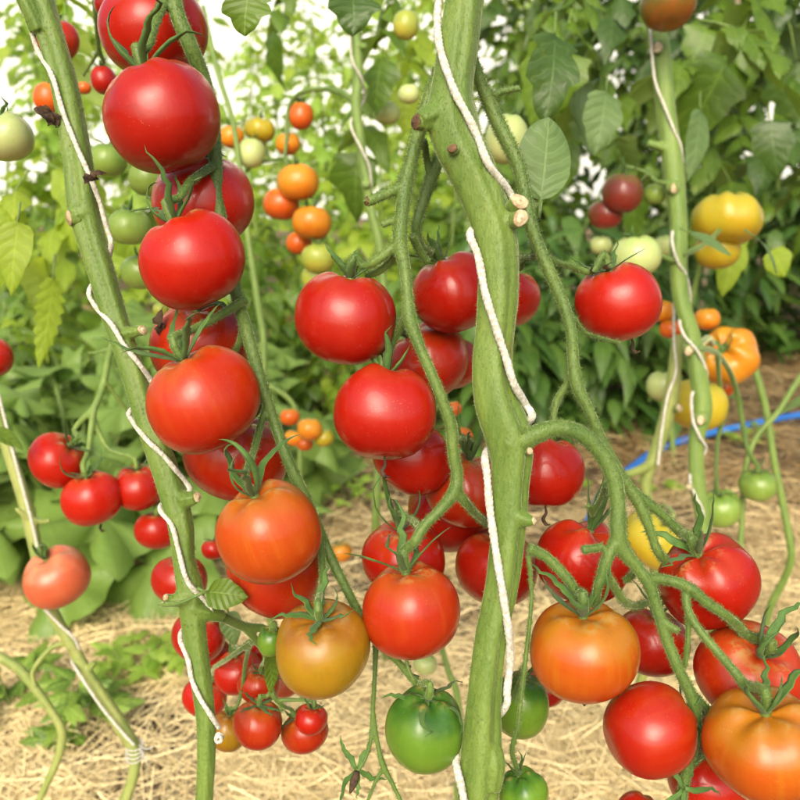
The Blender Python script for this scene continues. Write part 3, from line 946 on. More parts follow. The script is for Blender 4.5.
tomato('T8', 270, 532, 104, .512, 'orred', 'big orange tomato with upright sepals, fifth front one down the left truss', cal=(256, 492), sep=5, sl=1.0, up=0.8, curl=1.3, h=.97, lob=.024)
tomato('T9', 277, 570, 100, .585, 'redor', 'orange-red tomato showing below and behind the big orange one on the left truss', cal=(300, 528), sep=0)
tomato('T10', 322, 648, 96, .505, 'olive', 'olive-brown half-ripe tomato at the lower end of the left truss', cal=(321, 612), sep=6, sl=.80, up=.45, curl=.9, h=.94)
tomato('TG', 425, 729, 80, .505, 'green', 'shiny all-green tomato hanging lowest, left of the thick stem', cal=(428, 696), sep=5, sl=1.0, up=.0, curl=-.25, h=1.03, lob=.034, n=5, pt=.08)
tomato('TGs', 271, 641, 28, .555, 'green', 'tiny dark green fruit squeezed against the left of the olive-brown tomato', sep=0, h=1.1, hi=False)
# --- the middle truss
tomato('C1', 346, 318, 100, .525, 'red', 'round red tomato, uppermost on the left side of the middle truss', cal=(352, 272), sep=5, sl=.55, up=.9, curl=.4, h=.94)
tomato('C2', 456, 292, 90, .590, 'red', 'red tomato with its right side hidden by the thick stem, uppermost one there', cal=(437, 255), sep=5, sl=.55, up=1.0, curl=.5, n=6)
tomato('C3', 427, 362, 86, .625, 'scarlet', 'red tomato seen behind the middle stalk, just over the front one with a crease', cal=(400, 325), sep=4, sl=.4)
tomato('C3b', 449, 364, 60, .665, 'scarlet', 'dark red sliver of a tomato just left of the thick stem, behind two others', front=.1, sep=3, sl=.5, hi=False)
tomato('C4', 385, 413, 102, .515, 'red', 'big red tomato with a vertical crease, foremost in the middle of the middle truss', cal=(386, 370), front=-1, sep=5, sl=.6, up=.8, curl=.4, h=.93, n=4, lob=.034, remnant=True)
tomato('C5', 412, 456, 84, .580, 'red', 'red tomato peeping out below and right of the creased one', cal=(440, 425), front=-1, sep=0)
tomato('C6', 467, 490, 84, .600, 'redor', 'orange-red tomato pressed against the left edge of the thick stem', cal=(470, 450), sep=5, sl=.9, up=1.0, curl=.4)
tomato('C6b', 452, 510, 92, .650, 'red', 'shadowed red tomato in the fork of the middle stalk', front=.1, sep=0, hi=False)
tomato('C8', 404, 558, 84, .590, 'red', 'red tomato directly behind the sepals of the lowest front one on the middle truss', cal=(400, 524), sep=5, sl=1.1, up=1.1, curl=.9)
tomato('C7', 411, 610, 99, .512, 'redor', 'orange-red streaked tomato with five arched sepals, lowest front one of the middle truss', cal=(405, 564), sep=5, sl=0.9, up=.75, curl=.9, h=.96, lob=.022)
tomato('C9', 497, 567, 84, .600, 'red', 'red tomato crossed by the thick stem and the white twine', cal=(500, 530), sep=3, sl=.5)
# --- the truss right of the thick stem
tomato('RL', 505, 297, 68, .620, 'red', 'red tomato showing only its right edge past the thick stem', cal=(515, 262), sep=3, sl=.5)
tomato('R0', 619, 302, 83, .560, 'red', 'lone red tomato high on the right, above the pepper leaves', cal=(606, 266), sep=5, sl=.75, up=.25, curl=.5, h=.95, remnant=True)
tomato('R1', 546, 473, 76, .560, 'red', 'red tomato under the arch of the right truss stalk, touching the thick stem', cal=(548, 440), front=-1, sep=0, h=.93, n=4, lob=.045, remnant=True)
tomato('R2', 582, 561, 91, .555, 'red', 'red tomato with a bundle of upright dark sepals, behind the forking right stalk', cal=(589, 524), sep=6, sl=.85, up=1.25, curl=.25, h=.90, lob=.05, n=4)
tomato('R3', 583, 650, 110, .502, 'orange', 'orange tomato with yellow shoulders, left front one of the right truss', cal=(580, 605), sep=5, sl=0.85, up=.75, curl=.7, h=.87, remnant=True)
tomato('R4', 651, 642, 74, .565, 'red', 'red tomato half hidden between the orange one and the main right stalk', cal=(655, 607), sep=5, sl=.75, up=1.0, curl=.6)
tomato('R5', 708, 581, 97, .535, 'red', 'bright red tomato with knobbly shoulders, highest at the right edge of the straw', cal=(690, 548), sep=5, sl=0.9, up=.85, curl=.5, h=.93, lob=.03, n=6)
tomato('R6', 749, 672, 105, .525, 'scarlet', 'red-orange tomato with hooked sepals, behind the orange one at the right edge', cal=(754, 640), sep=5, sl=0.85, up=.9, curl=1.3, h=.80)
tomato('R7', 650, 729, 91, .500, 'scarlet', 'smooth red tomato leaning left, lowest complete one of the right truss', cal=(690, 716), front=-1, sep=5, sl=.65, up=.3, curl=.6, h=1.0)
tomato('R8', 766, 743, 122, .470, 'orange', 'largest orange tomato, cut by the right edge of the frame', cal=(757, 695), sep=5, sl=0.75, up=.9, curl=.5, h=.80, lob=.028, n=6)
tomato('R9', 707, 782, 76, .545, 'red', 'red tomato at the bottom edge, under the two largest right ones', cal=(722, 752), sep=5, sl=.7, up=.9, curl=.5)
tomato('R9b', 702, 728, 40, .57, 'red', 'dark red tomato glimpsed in the gap behind the lower right stalk', front=.1, sep=0, hi=False)
tomato('R10', 640, 815, 50, .520, 'red', 'red tomato showing only its top at the bottom edge', cal=(650, 796), front=-1, sep=0, hi=False)
tomato('R11', 545, 686, 44, .620, 'red', 'small red tomato half hidden under the orange one with yellow shoulders', front=.1, sep=0, hi=False)
tomato('RG', 520, 705, 58, .565, 'green', 'dull green tomato cut off by the right side of the thick stem', cal=(525, 674), sep=4, sl=.5, up=.9, curl=.5, h=1.12)
tomato('RG2', 523, 792, 50, .520, 'green', 'light green ribbed tomato at the bottom edge, right of the thick stem', cal=(516, 766), sep=5, sl=.7, up=.9, curl=-.3, lob=.05, n=5)

# --- the small red ones around the left vine
G1 = 'small red tomatoes low on the left vine'
tomato('S1', 57, 460, 58, .85, 'red', 'small red tomato, leftmost of the cluster over the squash leaves', cal=(76, 442), sep=5, sl=.8, up=.5, h=.86)
tomato('S2', 92, 498, 59, .84, 'red', 'small red tomato, lowest in the cluster over the squash leaves, with a dry tip', cal=(88, 474), sep=5, sl=.8, up=.4, h=.92, remnant=True)
tomato('S3', 139, 487, 51, .86, 'red', 'small red tomato touching the left vine, right end of the cluster over the squash leaves', cal=(138, 466), sep=5, sl=.7)
tomato('S4', 157, 530, 43, .87, 'red', 'small red tomato partly behind the left vine, just under its neighbour', cal=(158, 511), sep=4, sl=.6)
tomato('S5', 180, 580, 55, .74, 'red', 'small red tomato crossed in the middle by the left vine', cal=(182, 556), sep=0)
tomato('S6', 199, 636, 55, .73, 'red', 'small red tomato on both sides of the left vine, below its side shoot', cal=(204, 612), sep=4, sl=.6)
tomato('S7', 214, 549, 24, .78, 'red', 'tiny bright red tomato left of the orange one', front=.1, sep=3, sl=.7, hi=False)
tomato('S8', 205, 697, 44, .73, 'red', 'small red tomato behind the twine near the bottom of the left vine', cal=(212, 678), sep=3, sl=.6)
tomato('S9', 238, 672, 48, .70, 'red', 'small red tomato in the middle of the lower bunch right of the left vine', cal=(236, 652), sep=4, sl=.6)
tomato('S10', 259, 684, 42, .66, 'scarlet', 'small red tomato with a drooping sepal, upper right in the lower bunch', cal=(262, 668), sep=5, sl=.8, up=.3)
tomato('S11', 214, 654, 34, .76, 'red', 'small dark red tomato wedged between two others beside the left vine', front=.1, sep=0, hi=False)
tomato('S12', 284, 684, 30, .72, 'peach', 'small salmon tomato at the right of the lower bunch, under the olive-brown one', front=.1, sep=3, sl=.7, hi=False)
tomato('S13', 258, 724, 50, .62, 'redor', 'small orange-red tomato with flat spread sepals, lowest in the bunch', cal=(260, 702), sep=5, sl=.75, up=.1, curl=.0, h=.95)
tomato('S14', 228, 731, 38, .655, 'olive', 'small olive fruit behind the white knot of the left vine', cal=(230, 714), sep=4, sl=.6, h=1.05)
tomato('S15', 305, 731, 47, .64, 'redor', 'small orange tomato at the lower right end of the bunch', cal=(294, 712), sep=5, sl=.65, up=.3)
tomato('S16', 311, 719, 33, .615, 'red', 'small bright red tomato sitting in front of the orange one at the bunch end', cal=(314, 704), sep=5, sl=.7, up=.3, hi=False)
tomato('S17', 265, 652, 30, .74, 'red', 'small red tomato seen behind the side shoot of the lower bunch', front=.1, sep=0, hi=False)
tomato('PE', 57, 577, 68, .92, 'peach', 'lone peach-pink tomato in front of the squash leaves', cal=(48, 552), sep=5, sl=.4, up=.9, h=.84, n=4, lob=.03)
tomato('LE', -11, 357, 48, .82, 'red', 'red tomato cut off by the left edge', front=.1, sep=0, hi=False)
# --- blurred ones at the upper left
tomato('U1', 56, 41, 45, .80, 'scarlet', 'red tomato behind the top of the left vine', front=.1, sep=4, sl=.6, hi=False)
tomato('U2', 48, 98, 28, .95, 'tanger', 'orange tomato half behind the left vine, over the dried leaf scrap', front=.1, sep=3, sl=.7, h=1.1, hi=False)
tomato('U3', 104, 80, 26, .78, 'red', 'small red tomato in the gap left of the big glossy one', front=.1, sep=3, sl=.7, h=1.1, hi=False)
tomato('U3b', 84, 88, 14, .98, 'tanger', 'tiny orange fruit right of the left vine', front=.1, sep=0, hi=False)
tomato('U4', 6, 137, 54, .66, 'pale', 'large lobed pale green tomato at the left edge', cal=(2, 112), sep=4, sl=.6, lob=.05, n=4, hi=True)
tomato('U5', 108, 160, 38, .85, 'lgreen', 'green tomato just right of the left vine, upper of the green ones', front=.1, sep=3, sl=.6, hi=False)
tomato('U6', 150, 178, 42, .83, 'lgreen', 'green tomato under the big glossy red one', front=.1, sep=3, sl=.6, hi=False)
tomato('U7', 129, 227, 41, .82, 'lgreen', 'green tomato left of the one with the curling sepal', front=.1, sep=3, sl=.6, hi=False)
tomato('U8', 141, 272, 40, .86, 'lgreen', 'green tomato partly behind the third red one', front=.1, sep=3, sl=.6, hi=False)
tomato('U9', 161, 309, 16, .95, 'ygreen', 'tiny green fruit under the third red one', front=.1, sep=0, hi=False)
# --- the yellow and amber cluster
tomato('Y1', 301, 116, 24, 1.22, 'tanger', 'small orange-red tomato under the bent stalk, top of the amber cluster', front=.05, sep=3, sl=.6, h=1.15, hi=False)
tomato('Y2', 288, 144, 25, 1.24, 'amber', 'amber tomato right beneath the orange-red one', front=.05, sep=3, sl=.6, hi=False)
tomato('Y3', 298, 182, 42, 1.20, 'amber', 'largest amber tomato in the middle of the cluster', front=.05, sep=3, sl=.5, hi=False)
tomato('Y4', 281, 204, 37, 1.23, 'tanger', 'orange tomato left of and behind the largest amber one', front=.05, sep=0, hi=False)
tomato('Y5', 312, 223, 39, 1.20, 'amber', 'amber tomato below the largest one and over the yellow-green ones', front=.05, sep=3, sl=.6, hi=False)
tomato('Y6', 299, 243, 27, 1.24, 'tanger', 'orange tomato peeping out left of the lower amber one', front=.05, sep=0, hi=False)
tomato('Y7', 318, 258, 34, 1.20, 'ygreen', 'yellow-green tomato at the lower end of the amber cluster', front=.05, sep=3, sl=.6, hi=False)
tomato('Y8', 317, 277, 32, 1.23, 'ygreen', 'yellow-green tomato last in the amber cluster, touching the big red one', front=.05, sep=0, hi=False)
tomato('Y9', 232, 137, 25, 1.25, 'amber', 'yellow tomato, left of the pair beside the left truss', front=.05, sep=3, sl=.6, hi=False)
tomato('Y10', 260, 130, 31, 1.25, 'yellow', 'broad yellow tomato, right of the pair beside the left truss', front=.15, sep=3, sl=.5, lob=.04, h=.8, hi=False)
tomato('Y11', 251, 153, 29, 1.22, 'pale', 'pale green tomato under the yellow pair', front=.05, sep=3, sl=.6, h=1.05, hi=False)
tomato('Y12', 387, 113, 26, 1.25, 'pale', 'round pale green tomato left of the knot of the thick stem', front=.05, sep=3, sl=.5, hi=False)
tomato('Y13', 409, 94, 22, 1.1, 'pale', 'pale green fruit peeping out left of the thick stem', front=.05, sep=0, hi=False)
tomato('Y14', 406, 25, 26, 1.05, 'ygreen', 'yellow-green fruit at the top, left of the thick stem', front=.05, sep=0, hi=False, h=1.1)
tomato('Y15', 507, 139, 44, .85, 'pale', 'pale green tomato right of the thick stem, behind the grey-green leaf stalk', front=.05, sep=3, sl=.5, h=1.15, hi=False)
# --- cherries low in the middle
tomato('K1', 290, 417, 20, 1.15, 'tanger', 'orange-red cherry tomato, upper left of the little cherry cluster', front=.05, sep=0, hi=False)
tomato('K2', 310, 429, 26, 1.12, 'amber', 'largest amber cherry tomato of the little cluster', front=.05, sep=0, hi=False)
tomato('K3', 324, 438, 20, 1.13, 'yellow', 'yellow cherry tomato at the right of the little cluster', front=.05, sep=0, hi=False)
tomato('K4', 294, 438, 19, 1.17, 'amber', 'amber cherry tomato low at the left of the little cluster', front=.05, sep=0, hi=False)
tomato('K5', 305, 444, 16, 1.16, 'tanger', 'smallest orange cherry tomato, lowest of the little cluster', front=.05, sep=0, hi=False)
tomato('K6', 341, 552, 22, 1.15, 'amber', 'amber tomato alone on the straw level with the orange-red streaked one', front=.2, sep=4, sl=.8, up=.1, curl=.1, hi=False)
tomato('K7', 453, 409, 18, .80, 'tanger', 'tiny orange fruit between the middle stalk and the thick stem', front=.05, sep=0, hi=False)
tomato('K8', 460, 437, 26, .82, 'tanger', 'orange fruit behind the middle stalk, over the sepals of the pressed one', front=.05, sep=0, hi=False)
tomato('K9', 425, 664, 24, 1.05, 'pale', 'little pale green fruit below the orange-red streaked tomato', front=.05, sep=0, hi=False)
# --- the right-hand vine and beyond
tomato('Z1', 668, 5, 56, 1.02, 'striped', 'dark green and rusty striped tomato at the top of the right-hand vine', front=-.2, sep=0, h=.8)
tomato('Z2', 623, 193, 40, 1.12, 'purple', 'brown-purple tomato, upper of the two dark ones by the right-hand vine', cal=(624, 174), sep=4, sl=.7, up=1.0, h=1.0)
tomato('Z3', 606, 214, 35, 1.15, 'purple', 'dark red-brown tomato, lower left of the two dark ones', front=.05, sep=0, hi=False)
tomato('Z4', 655, 194, 23, 1.13, 'lgreen', 'small green tomato between the dark pair and the right-hand vine', front=.05, sep=0, hi=False)
tomato('Z5', 727, 220, 68, 1.20, 'yellow', 'broad ribbed yellow beefsteak tomato right of the right-hand vine', front=-.1, sep=0, h=.70, lob=.035, n=8, sq=.72, dim=.1)
tomato('Z6', 717, 250, 44, 1.23, 'yellow', 'yellow tomato hanging directly under the ribbed beefsteak', front=.05, sep=0, hi=False)
tomato('Z7', 637, 256, 48, 1.08, 'pale', 'pale tomato with an orange flush, behind the lone red one', front=.05, sep=3, sl=.5)
tomato('Z8', 601, 245, 22, 1.18, 'pale', 'small pale green fruit above the lone red tomato', front=.05, sep=0, hi=False)
tomato('Z9', 667, 246, 26, 1.18, 'pale', 'pale green fruit touching the left of the right-hand vine', front=.05, sep=0, hi=False)
tomato('Z10', 661, 311, 26, 1.18, 'amber', 'amber tomato between the lone red one and the right-hand vine', front=.05, sep=0, hi=False)
tomato('Z11', 671, 329, 22, 1.17, 'tanger', 'orange tomato partly behind the right-hand vine', front=.05, sep=0, hi=False)
tomato('Z12', 707, 319, 26, 1.30, 'amber', 'small amber tomato on top of the orange beefsteak', front=.05, sep=3, sl=.8, hi=False)
tomato('Z13', 727, 356, 62, 1.27, 'amber', 'deeply ribbed orange beefsteak tomato with its calyx to the left', cal=(712, 344), sep=5, sl=.4, up=.2, h=.72, lob=.065, n=6, dim=.3)
tomato('Z14', 664, 386, 36, 1.24, 'pale', 'pale green tomato left of the second right stem', front=.05, sep=0, hi=False)
tomato('Z15', 698, 405, 58, 1.22, 'yellow', 'yellow tomato crossed by the right-hand vine above the blue hose', front=.05, sep=0, h=.9, lob=.03)
tomato('Z16', 720, 508, 42, 1.25, 'lgreen', 'green tomato on the straw side of the right-hand vine, lower left of the hanging pair', cal=(716, 491), sep=4, sl=.8, up=.1, lob=.03)
tomato('Z17', 758, 485, 36, 1.26, 'lgreen', 'green tomato alone over the straw, upper right of the hanging pair', cal=(756, 470), sep=4, sl=.7, up=.1)
tomato('Z18', 652, 541, 62, 1.06, 'yellow', 'yellow beefsteak tomato low behind the forking right stalk', cal=(668, 520), sep=4, sl=.5, up=.2, h=.78, lob=.05, n=6)
tomato('Z19', 700, 418, 24, 1.3, 'tanger', 'small orange tomato under the ribbed beefsteak', front=.05, sep=0, hi=False)
tomato('Z20', 724, 386, 24, 1.33, 'tanger', 'dark orange tomato below the ribbed orange beefsteak', front=.05, sep=0, hi=False)

# ------------------------------------------------------------------ vines
def ribbed(n=3, amp=.05, groove=0.10, th0=-.7, wob=9.0):
    def f(th, s):
        a = (th - th0 - .35*math.sin(s*wob) + math.pi) % (2*math.pi) - math.pi
        return 1 + amp*math.cos(n*th + 1.5*math.sin(s*5)) - groove*math.exp(-(a/.22)**2) + .02*math.sin(s*55 + th)
    return f

def vine(label, base, cat='tomato vine', group=None):
    return empty('tomato_vine', base, label, cat, group)

def to_ground(items, dx=0.0, dy=0.06, r=None):
    x, y, d, w = items[-1]
    p = P(x, y, d)
    r = r or w*.5*d/F
    b = Vector((p.x + dx, p.y + dy, 0.0))
    q = [it for it in items if len(it) == 4]
    pv = P(*q[-2][:3])
    st = (p - pv)
    p1 = p + st*1.0; p1 = p1*.9 + (p + (b - p)*(st.length/max(.01, (b - p).length)))*.1
    more = [(p1, r)]
    for k in (.25, .45, .7):
        if (p1 - b).length*k > st.length*.5: more.append((p1*(1 - k) + b*k + Vector((.004*math.sin(k*9), 0, 0)), r))
    return items + more + [(b + Vector((0, 0, -.02)), r*1.05)], b

def branch(v, name, paths, mats, voxel=.0009, hairs=0, smooth=4, prof=None, seg=12, seed=1, step=.005, hair_len=.0018):
    mb = MB()
    for it in paths:
        pts, rad = px_path(it)
        tube(mb, pts, rad, seg, step, prof)
    return fuse(mb, name, mats, v, voxel, smooth, hairs, hair_len, seed)

def stub(v, px, py, d, r, dirv, L=.006, mat=None, name='pruned_stub'):
    """cut stump of a leaf stalk: green collar, ragged brown rim, paler heart"""
    rr_ = random.Random(int(px*7 + py))
    mb = MB()
    p = P(px, py, d)
    dv = (RT*dirv[0] + UPV*dirv[1] - FW*dirv[2]).normalized()
    rr = r*.86*d/F
    p1, p2 = rr_.random()*6, rr_.random()*6
    wob = lambda th, s: 1 + .09*math.sin(2*th + p1) + .05*math.sin(5*th + p2)
    rag = lambda th, s: 1 + .10*math.sin(2*th + p1) + .05*math.sin(3*th + p2) + .03*math.sin(7*th + p1)
    tube(mb, [p - dv*L*1.2, p - dv*L*.4, p - dv*.0006], [rr*1.15, rr*1.02, rr*.97], 20, .002, wob, mi=0)
    tube(mb, [p - dv*.0012, p - dv*.0002, p + dv*.0003], [rr*1.0, rr*1.01, rr*.86], 22, .0006, rag, mi=1)
    tube(mb, [p - dv*.0002, p + dv*.0006], [rr*.66, rr*.50], 18, .002, rag, mi=2)
    tube(mb, [p, p + dv*.0010], [rr*.26, rr*.12], 10, .002, rag, mi=1)
    me = mb.mesh(name, [M_STEM, mat or M_CORK, M_CORKP if mat is None else mat]); rebase(me, v.location)
    return link(name, me, v)

# thick stem in the middle
mi, base = to_ground([(486, -330, .495, 36), (480, -200, .495, 38), (472, -60, .495, 40), (467, -20, .495, 40), (463, 10, .495, 40), (458, 50, .495, 42), (453, 85, .495, 43), (452, 112, .495, 52), (457, 140, .495, 53), (469, 165, .495, 52), (484, 200, .495, 47), (496, 235, .495, 45),
                      (499, 270, .495, 43), (498, 300, .495, 43), (495, 330, .495, 41), (492, 362, .495, 42), (496, 400, .495, 46), (507, 430, .495, 49), (512, 455, .495, 45), (511, 482, .495, 39), (509, 520, .495, 36), (505, 560, .495, 35),
                      (501, 590, .495, 34), (491, 640, .495, 33), (484, 700, .495, 35), (481, 755, .495, 42), (478, 800, .495, 42)], dx=-.03, dy=.05)
VM = vine('thick pale green tomato vine in the centre with cut scars, wound with white twine', base)
mi = [(q[0], q[1], q[2], q[3]) if len(q) == 4 else q for q in mi]
branch(VM, 'stem', [mi, [(450, 105, .495, 40), (434, 116, .49, 28), (420, 122, .486, 22)],
                    [(502, 225, .492, 22), (516, 214, .487, 15), (522, 208, .485, 12)],
                    [(515, 515, .49, 20), (527, 520, .487, 15), (534, 521, .486, 9)],
                    [(497, 355, .49, 20), (488, 352, .488, 12)],
                    [(490, 738, .492, 16), (495, 762, .49, 22), (492, 790, .49, 18)],
                    [(508, 445, .49, 30), (528, 437, .488, 22), (545, 431, .487, 19)]],
       [M_STEM, M_HAIR], .0011, hairs=34000, smooth=3, prof=ribbed(4, .06, .20, -.55), seg=30, hair_len=.0017)
stub(VM, 415, 122, .486, 9.5, (-.95, -.1, .45), mat=M_CORKD)
stub(VM, 520, 201, .481, 10, (.25, .35, 1))
stub(VM, 521, 218, .480, 9.5, (.3, -.1, 1))
stub(VM, 530, 451, .483, 4, (.2, .1, 1), L=.003)
stub(VM, 452, 148, .4775, 5.5, (-.35, .1, 1), L=.003, mat=M_CORKD, name='bark_scar')
stub(VM, 535, 521, .485, 5, (.9, 0, .4), L=.003)


def wind(items, pts, r):
    """lay a twine on the skin of a stem: f in front of it, b behind it"""
    st = [q for q in items if len(q) == 4]
    ys = [q[1] for q in st]
    out = []
    for x, y, side in pts:
        cx, d, w = (float(np.interp(y, ys, [q[k] for q in st])) for k in (0, 2, 3))
        R_w = w*.5*d/F*1.03 + r*.75 + .0007
        off = max(-R_w, min(R_w, (x - cx)*d/F))
        out.append((cx + off*F/d, y, d + (-1 if side == 'f' else 1)*math.sqrt(max(0.0, R_w*R_w - off*off))))
    return out

# twine: front / back windings
def twine(label, pts, r=.0019, group='white support twines', name='support_twine'):
    mb = MB()
    ps = [P(*p[:3]) for p in pts]
    b = ps[-1].copy()
    def lay(th, s): return 1 + .10*math.cos(3*(th - s*700)) + .05*math.sin(s*1900 + 5*th) + .06*math.sin(s*331) 
    tube(mb, ps, [r]*len(ps), 14, .0011 if r > .0015 else .0025, lay)
    me = mb.mesh(name, [M_TWINE]); rebase(me, b)
    o = link(name, me); o.location = b
    return tag(o, label, 'twine', group)

twine('thick white twine wound round the thick central stem', wind(mi, [(430, -60, 'f'), (434, -20, 'f'), (437, 15, 'f'), (440, 48, 'f'), (454, 90, 'f'), (467, 115, 'f'), (478, 138, 'f'), (489, 165, 'f'), (520, 192, 'f'), (530, 206, 'b'), (500, 216, 'b'), (482, 224, 'b'), (470, 234, 'f'), (478, 256, 'f'), (485, 292, 'f'), (496, 328, 'f'), (506, 358, 'f'), (514, 384, 'f'), (535, 404, 'f'),
      (535, 418, 'b'), (512, 434, 'b'), (490, 448, 'b'), (470, 458, 'f'), (487, 475, 'f'), (490, 510, 'f'), (496, 552, 'f'), (503, 595, 'f'), (509, 635, 'f'), (511, 662, 'f'), (520, 690, 'f'), (520, 705, 'b'), (490, 722, 'b'), (462, 738, 'b'), (450, 756, 'f'), (462, 790, 'f'), (470, 830, 'f')], .0022), r=.0022)

# left vine with its truss
li, base = to_ground([(-20, -330, .56, 34), (5, -190, .56, 36), (25, -60, .56, 38), (40, 0, .56, 34), (52, 40, .56, 31), (63, 80, .56, 31), (71, 120, .56, 32), (78, 160, .56, 33), (83, 205, .56, 35), (90, 235, .56, 33), (102, 275, .56, 31), (114, 315, .56, 29), (129, 360, .56, 27), (144, 410, .56, 27), (158, 450, .56, 30), (170, 485, .56, 30), (181, 525, .56, 29), (184, 560, .56, 25), (190, 590, .56, 30), (194, 630, .56, 27), (200, 670, .56, 24), (206, 720, .56, 22), (206, 760, .56, 21), (204, 800, .56, 20)], dx=-.01, dy=.08)
VL = vine('long slanting green vine on the left carrying the tall red truss', base)
li = [(q[0], q[1], q[2], q[3]*.90) if len(q) == 4 else q for q in li]
branch(VL, 'stem', [li, [(40, 30, .556, 22), (26, 2, .55, 17), (8, -30, .55, 16)],
                    [(84, 212, .556, 22), (70, 216, .553, 13)], [(122, 335, .557, 16), (138, 331, .553, 10), (142, 330, .551, 8)],
                    [(184, 500, .557, 20), (196, 498, .553, 12)],
                    [(186, 598, .557, 22), (172, 600, .553, 12), (166, 597, .551, 7)],
                    [(190, 610, .557, 18), (206, 613, .56, 15), (222, 616, .57, 13)]],
       [M_STEM, M_HAIR], .0011, hairs=18000, smooth=3, prof=ribbed(4, .06, .20, .35), seg=26, hair_len=.0017)
stub(VL, 68, 218, .551, 8, (-.8, -.2, .6), mat=M_CORK)
stub(VL, 143, 330, .55, 5.5, (.6, 0, .8))
stub(VL, 198, 497, .552, 5.5, (.7, 0, .7))
stub(VL, 165, 597, .55, 4.5, (-.7, .3, .6))
branch(VL, 'truss', [
    [(8, -190, .56, 18), (80, -185, .56, 17), (150, -130, .562, 17), (176, -70, .562, 17), (173, -25, .56, 17), (176, 10, .555, 17), (190, 45, .56, 17), (203, 78, .572, 16), (212, 115, .575, 15), (215, 155, .572, 15), (217, 195, .572, 15), (224, 240, .575, 14), (234, 285, .575, 13), (248, 335, .562, 14), (262, 385, .556, 13), (277, 430, .552, 12), (290, 465, .550, 12), (304, 495, .552, 13), (318, 528, .553, 12), (333, 562, .548, 11), (350, 596, .545, 10), (364, 622, .545, 9), (376, 640, .541, 9), (400, 664, .525, 8), (416, 683, .515, 8), 'TG'],
    [(172, -10, .56, 13), (161, 8, .55, 12), (153, 28, .538, 11), (147, 48, .53, 10), 'T2'],
    [(215, 165, .572, 10), (203, 172, .555, 9), (190, 182, .54, 9), (179, 198, .53, 9), 'T4'],
    [(246, 325, .566, 14), (240, 342, .57, 8), (234, 352, .58, 6)],
    [(245, 300, .566, 11), (215, 318, .545, 9), (192, 330, .53, 9), 'T6'],
    [(270, 398, .556, 8), (262, 420, .55, 8), (254, 450, .535, 8), 'T8'],
    [(91, -40, .72, 5), (94, 0, .72, 5), (97, 30, .74, 5), (99, 50, .76, 5), (104, 62, .77, 4), 'U3'],
    [(99, 50, .76, 4), (92, 62, .77, 3.5), (83, 76, .78, 3)],
    [(320, 532, .553, 8), (322, 560, .535, 8), (322, 585, .52, 8), 'T10'],
    [(305, 500, .552, 14), (300, 515, .575, 8), 'T9'],
    [(212, 120, .575, 10), (204, 140, .59, 8), 'T3'],
    [(262, 390, .56, 9), (256, 405, .58, 8), 'T7'],
    [(376, 640, .541, 8), (375, 670, .54, 5.5), (373, 705, .54, 5.5), (371, 738, .54, 5), (366, 757, .54, 4.5), (357, 772, .537, 5)],
    [(373, 708, .54, 5), (377, 740, .54, 5), (383, 765, .54, 7), (393, 785, .54, 5), (404, 808, .54, 5)],
    [(383, 768, .54, 5), (374, 785, .54, 4), (366, 805, .54, 4)],
    [(415, 683, .515, 5), (408, 668, .515, 4.5), (406, 655, .518, 4)],
], [M_TRUSS, M_HAIR], .0008, hairs=32000, smooth=4, seg=12, hair_len=.0022)
# empty dried calyx at the end of the truss
def loose_calyx(v, px, py, d, n, L, seed, name='empty_calyx', mat=None):
    rr = random.Random(seed)
    R = .02
    root = None
    mb = MB()
    for i in range(n):
        s = sepal_mb(R, 0, 6.28*i/n + rr.uniform(-.3, .3), L*rr.uniform(.7, 1.2), rr.uniform(-.5, .2), rr.uniform(-.6, .9), .11, rr, 10)
        mb.add(s.v, s.f, 0, s.uv)
    me = mb.mesh(name, [mat or M_SEPAL])
    me.transform(Matrix.Rotation(rr.uniform(.6, 1.2), 4, (1, .3, 0)))
    me.transform(Matrix.Translation(P(px, py, d) - v.location))
    return link(name, me, v)
loose_calyx(VL, 357, 770, .537, 5, 1.1, 3)
mbd = MB(); tube(mbd, [P(357, 771, .535), P(354, 782, .534), P(350, 793, .533)], [.0015, .0027, .0008], 7, .003)
me = mbd.mesh('withered_flower', [M_BROWN]); rebase(me, VL.location); link('withered_flower', me, VL)
# side shoot with the small bunch
branch(VL, 'truss', [
    [(206, 613, .565, 13), (225, 618, .58, 12), (245, 627, .60, 11), (262, 628, .61, 9), (272, 632, .60, 8), 'TGs'],
    [(245, 627, .60, 10), (256, 640, .61, 8), (266, 655, .62, 7), (270, 675, .62, 6), (273, 695, .62, 6), (283, 706, .625, 5), 'S15'],
    [(273, 690, .62, 5), (266, 697, .62, 5), 'S13'], [(280, 700, .622, 5), (300, 700, .62, 4.5), 'S16'],
    [(256, 640, .61, 7), (240, 650, .63, 6), (226, 660, .66, 5.5), (214, 668, .70, 5), 'S8'],
    [(252, 640, .61, 6), (246, 660, .64, 5), (242, 690, .65, 4.5), (236, 708, .65, 4), 'S14'],
    [(240, 650, .63, 6), (238, 648, .68, 5), 'S9'], [(266, 655, .62, 5), (264, 662, .64, 4.5), 'S10'],
    [(184, 545, .565, 8), (192, 548, .62, 6), (188, 550, .70, 5), 'S5'], [(200, 612, .57, 8), (206, 606, .65, 6), 'S6'],
], [M_TRUSS, M_HAIR], .0009, hairs=4000, smooth=3, seg=10)
branch(VL, 'side_shoot', [[(178, 603, .552, 8), (160, 605, .548, 5), (180, 603, .541, 4.5), (200, 594, .54, 4), (208, 591, .545, 3.5)]], [M_TRUSS, M_HAIR], .0007, smooth=2)

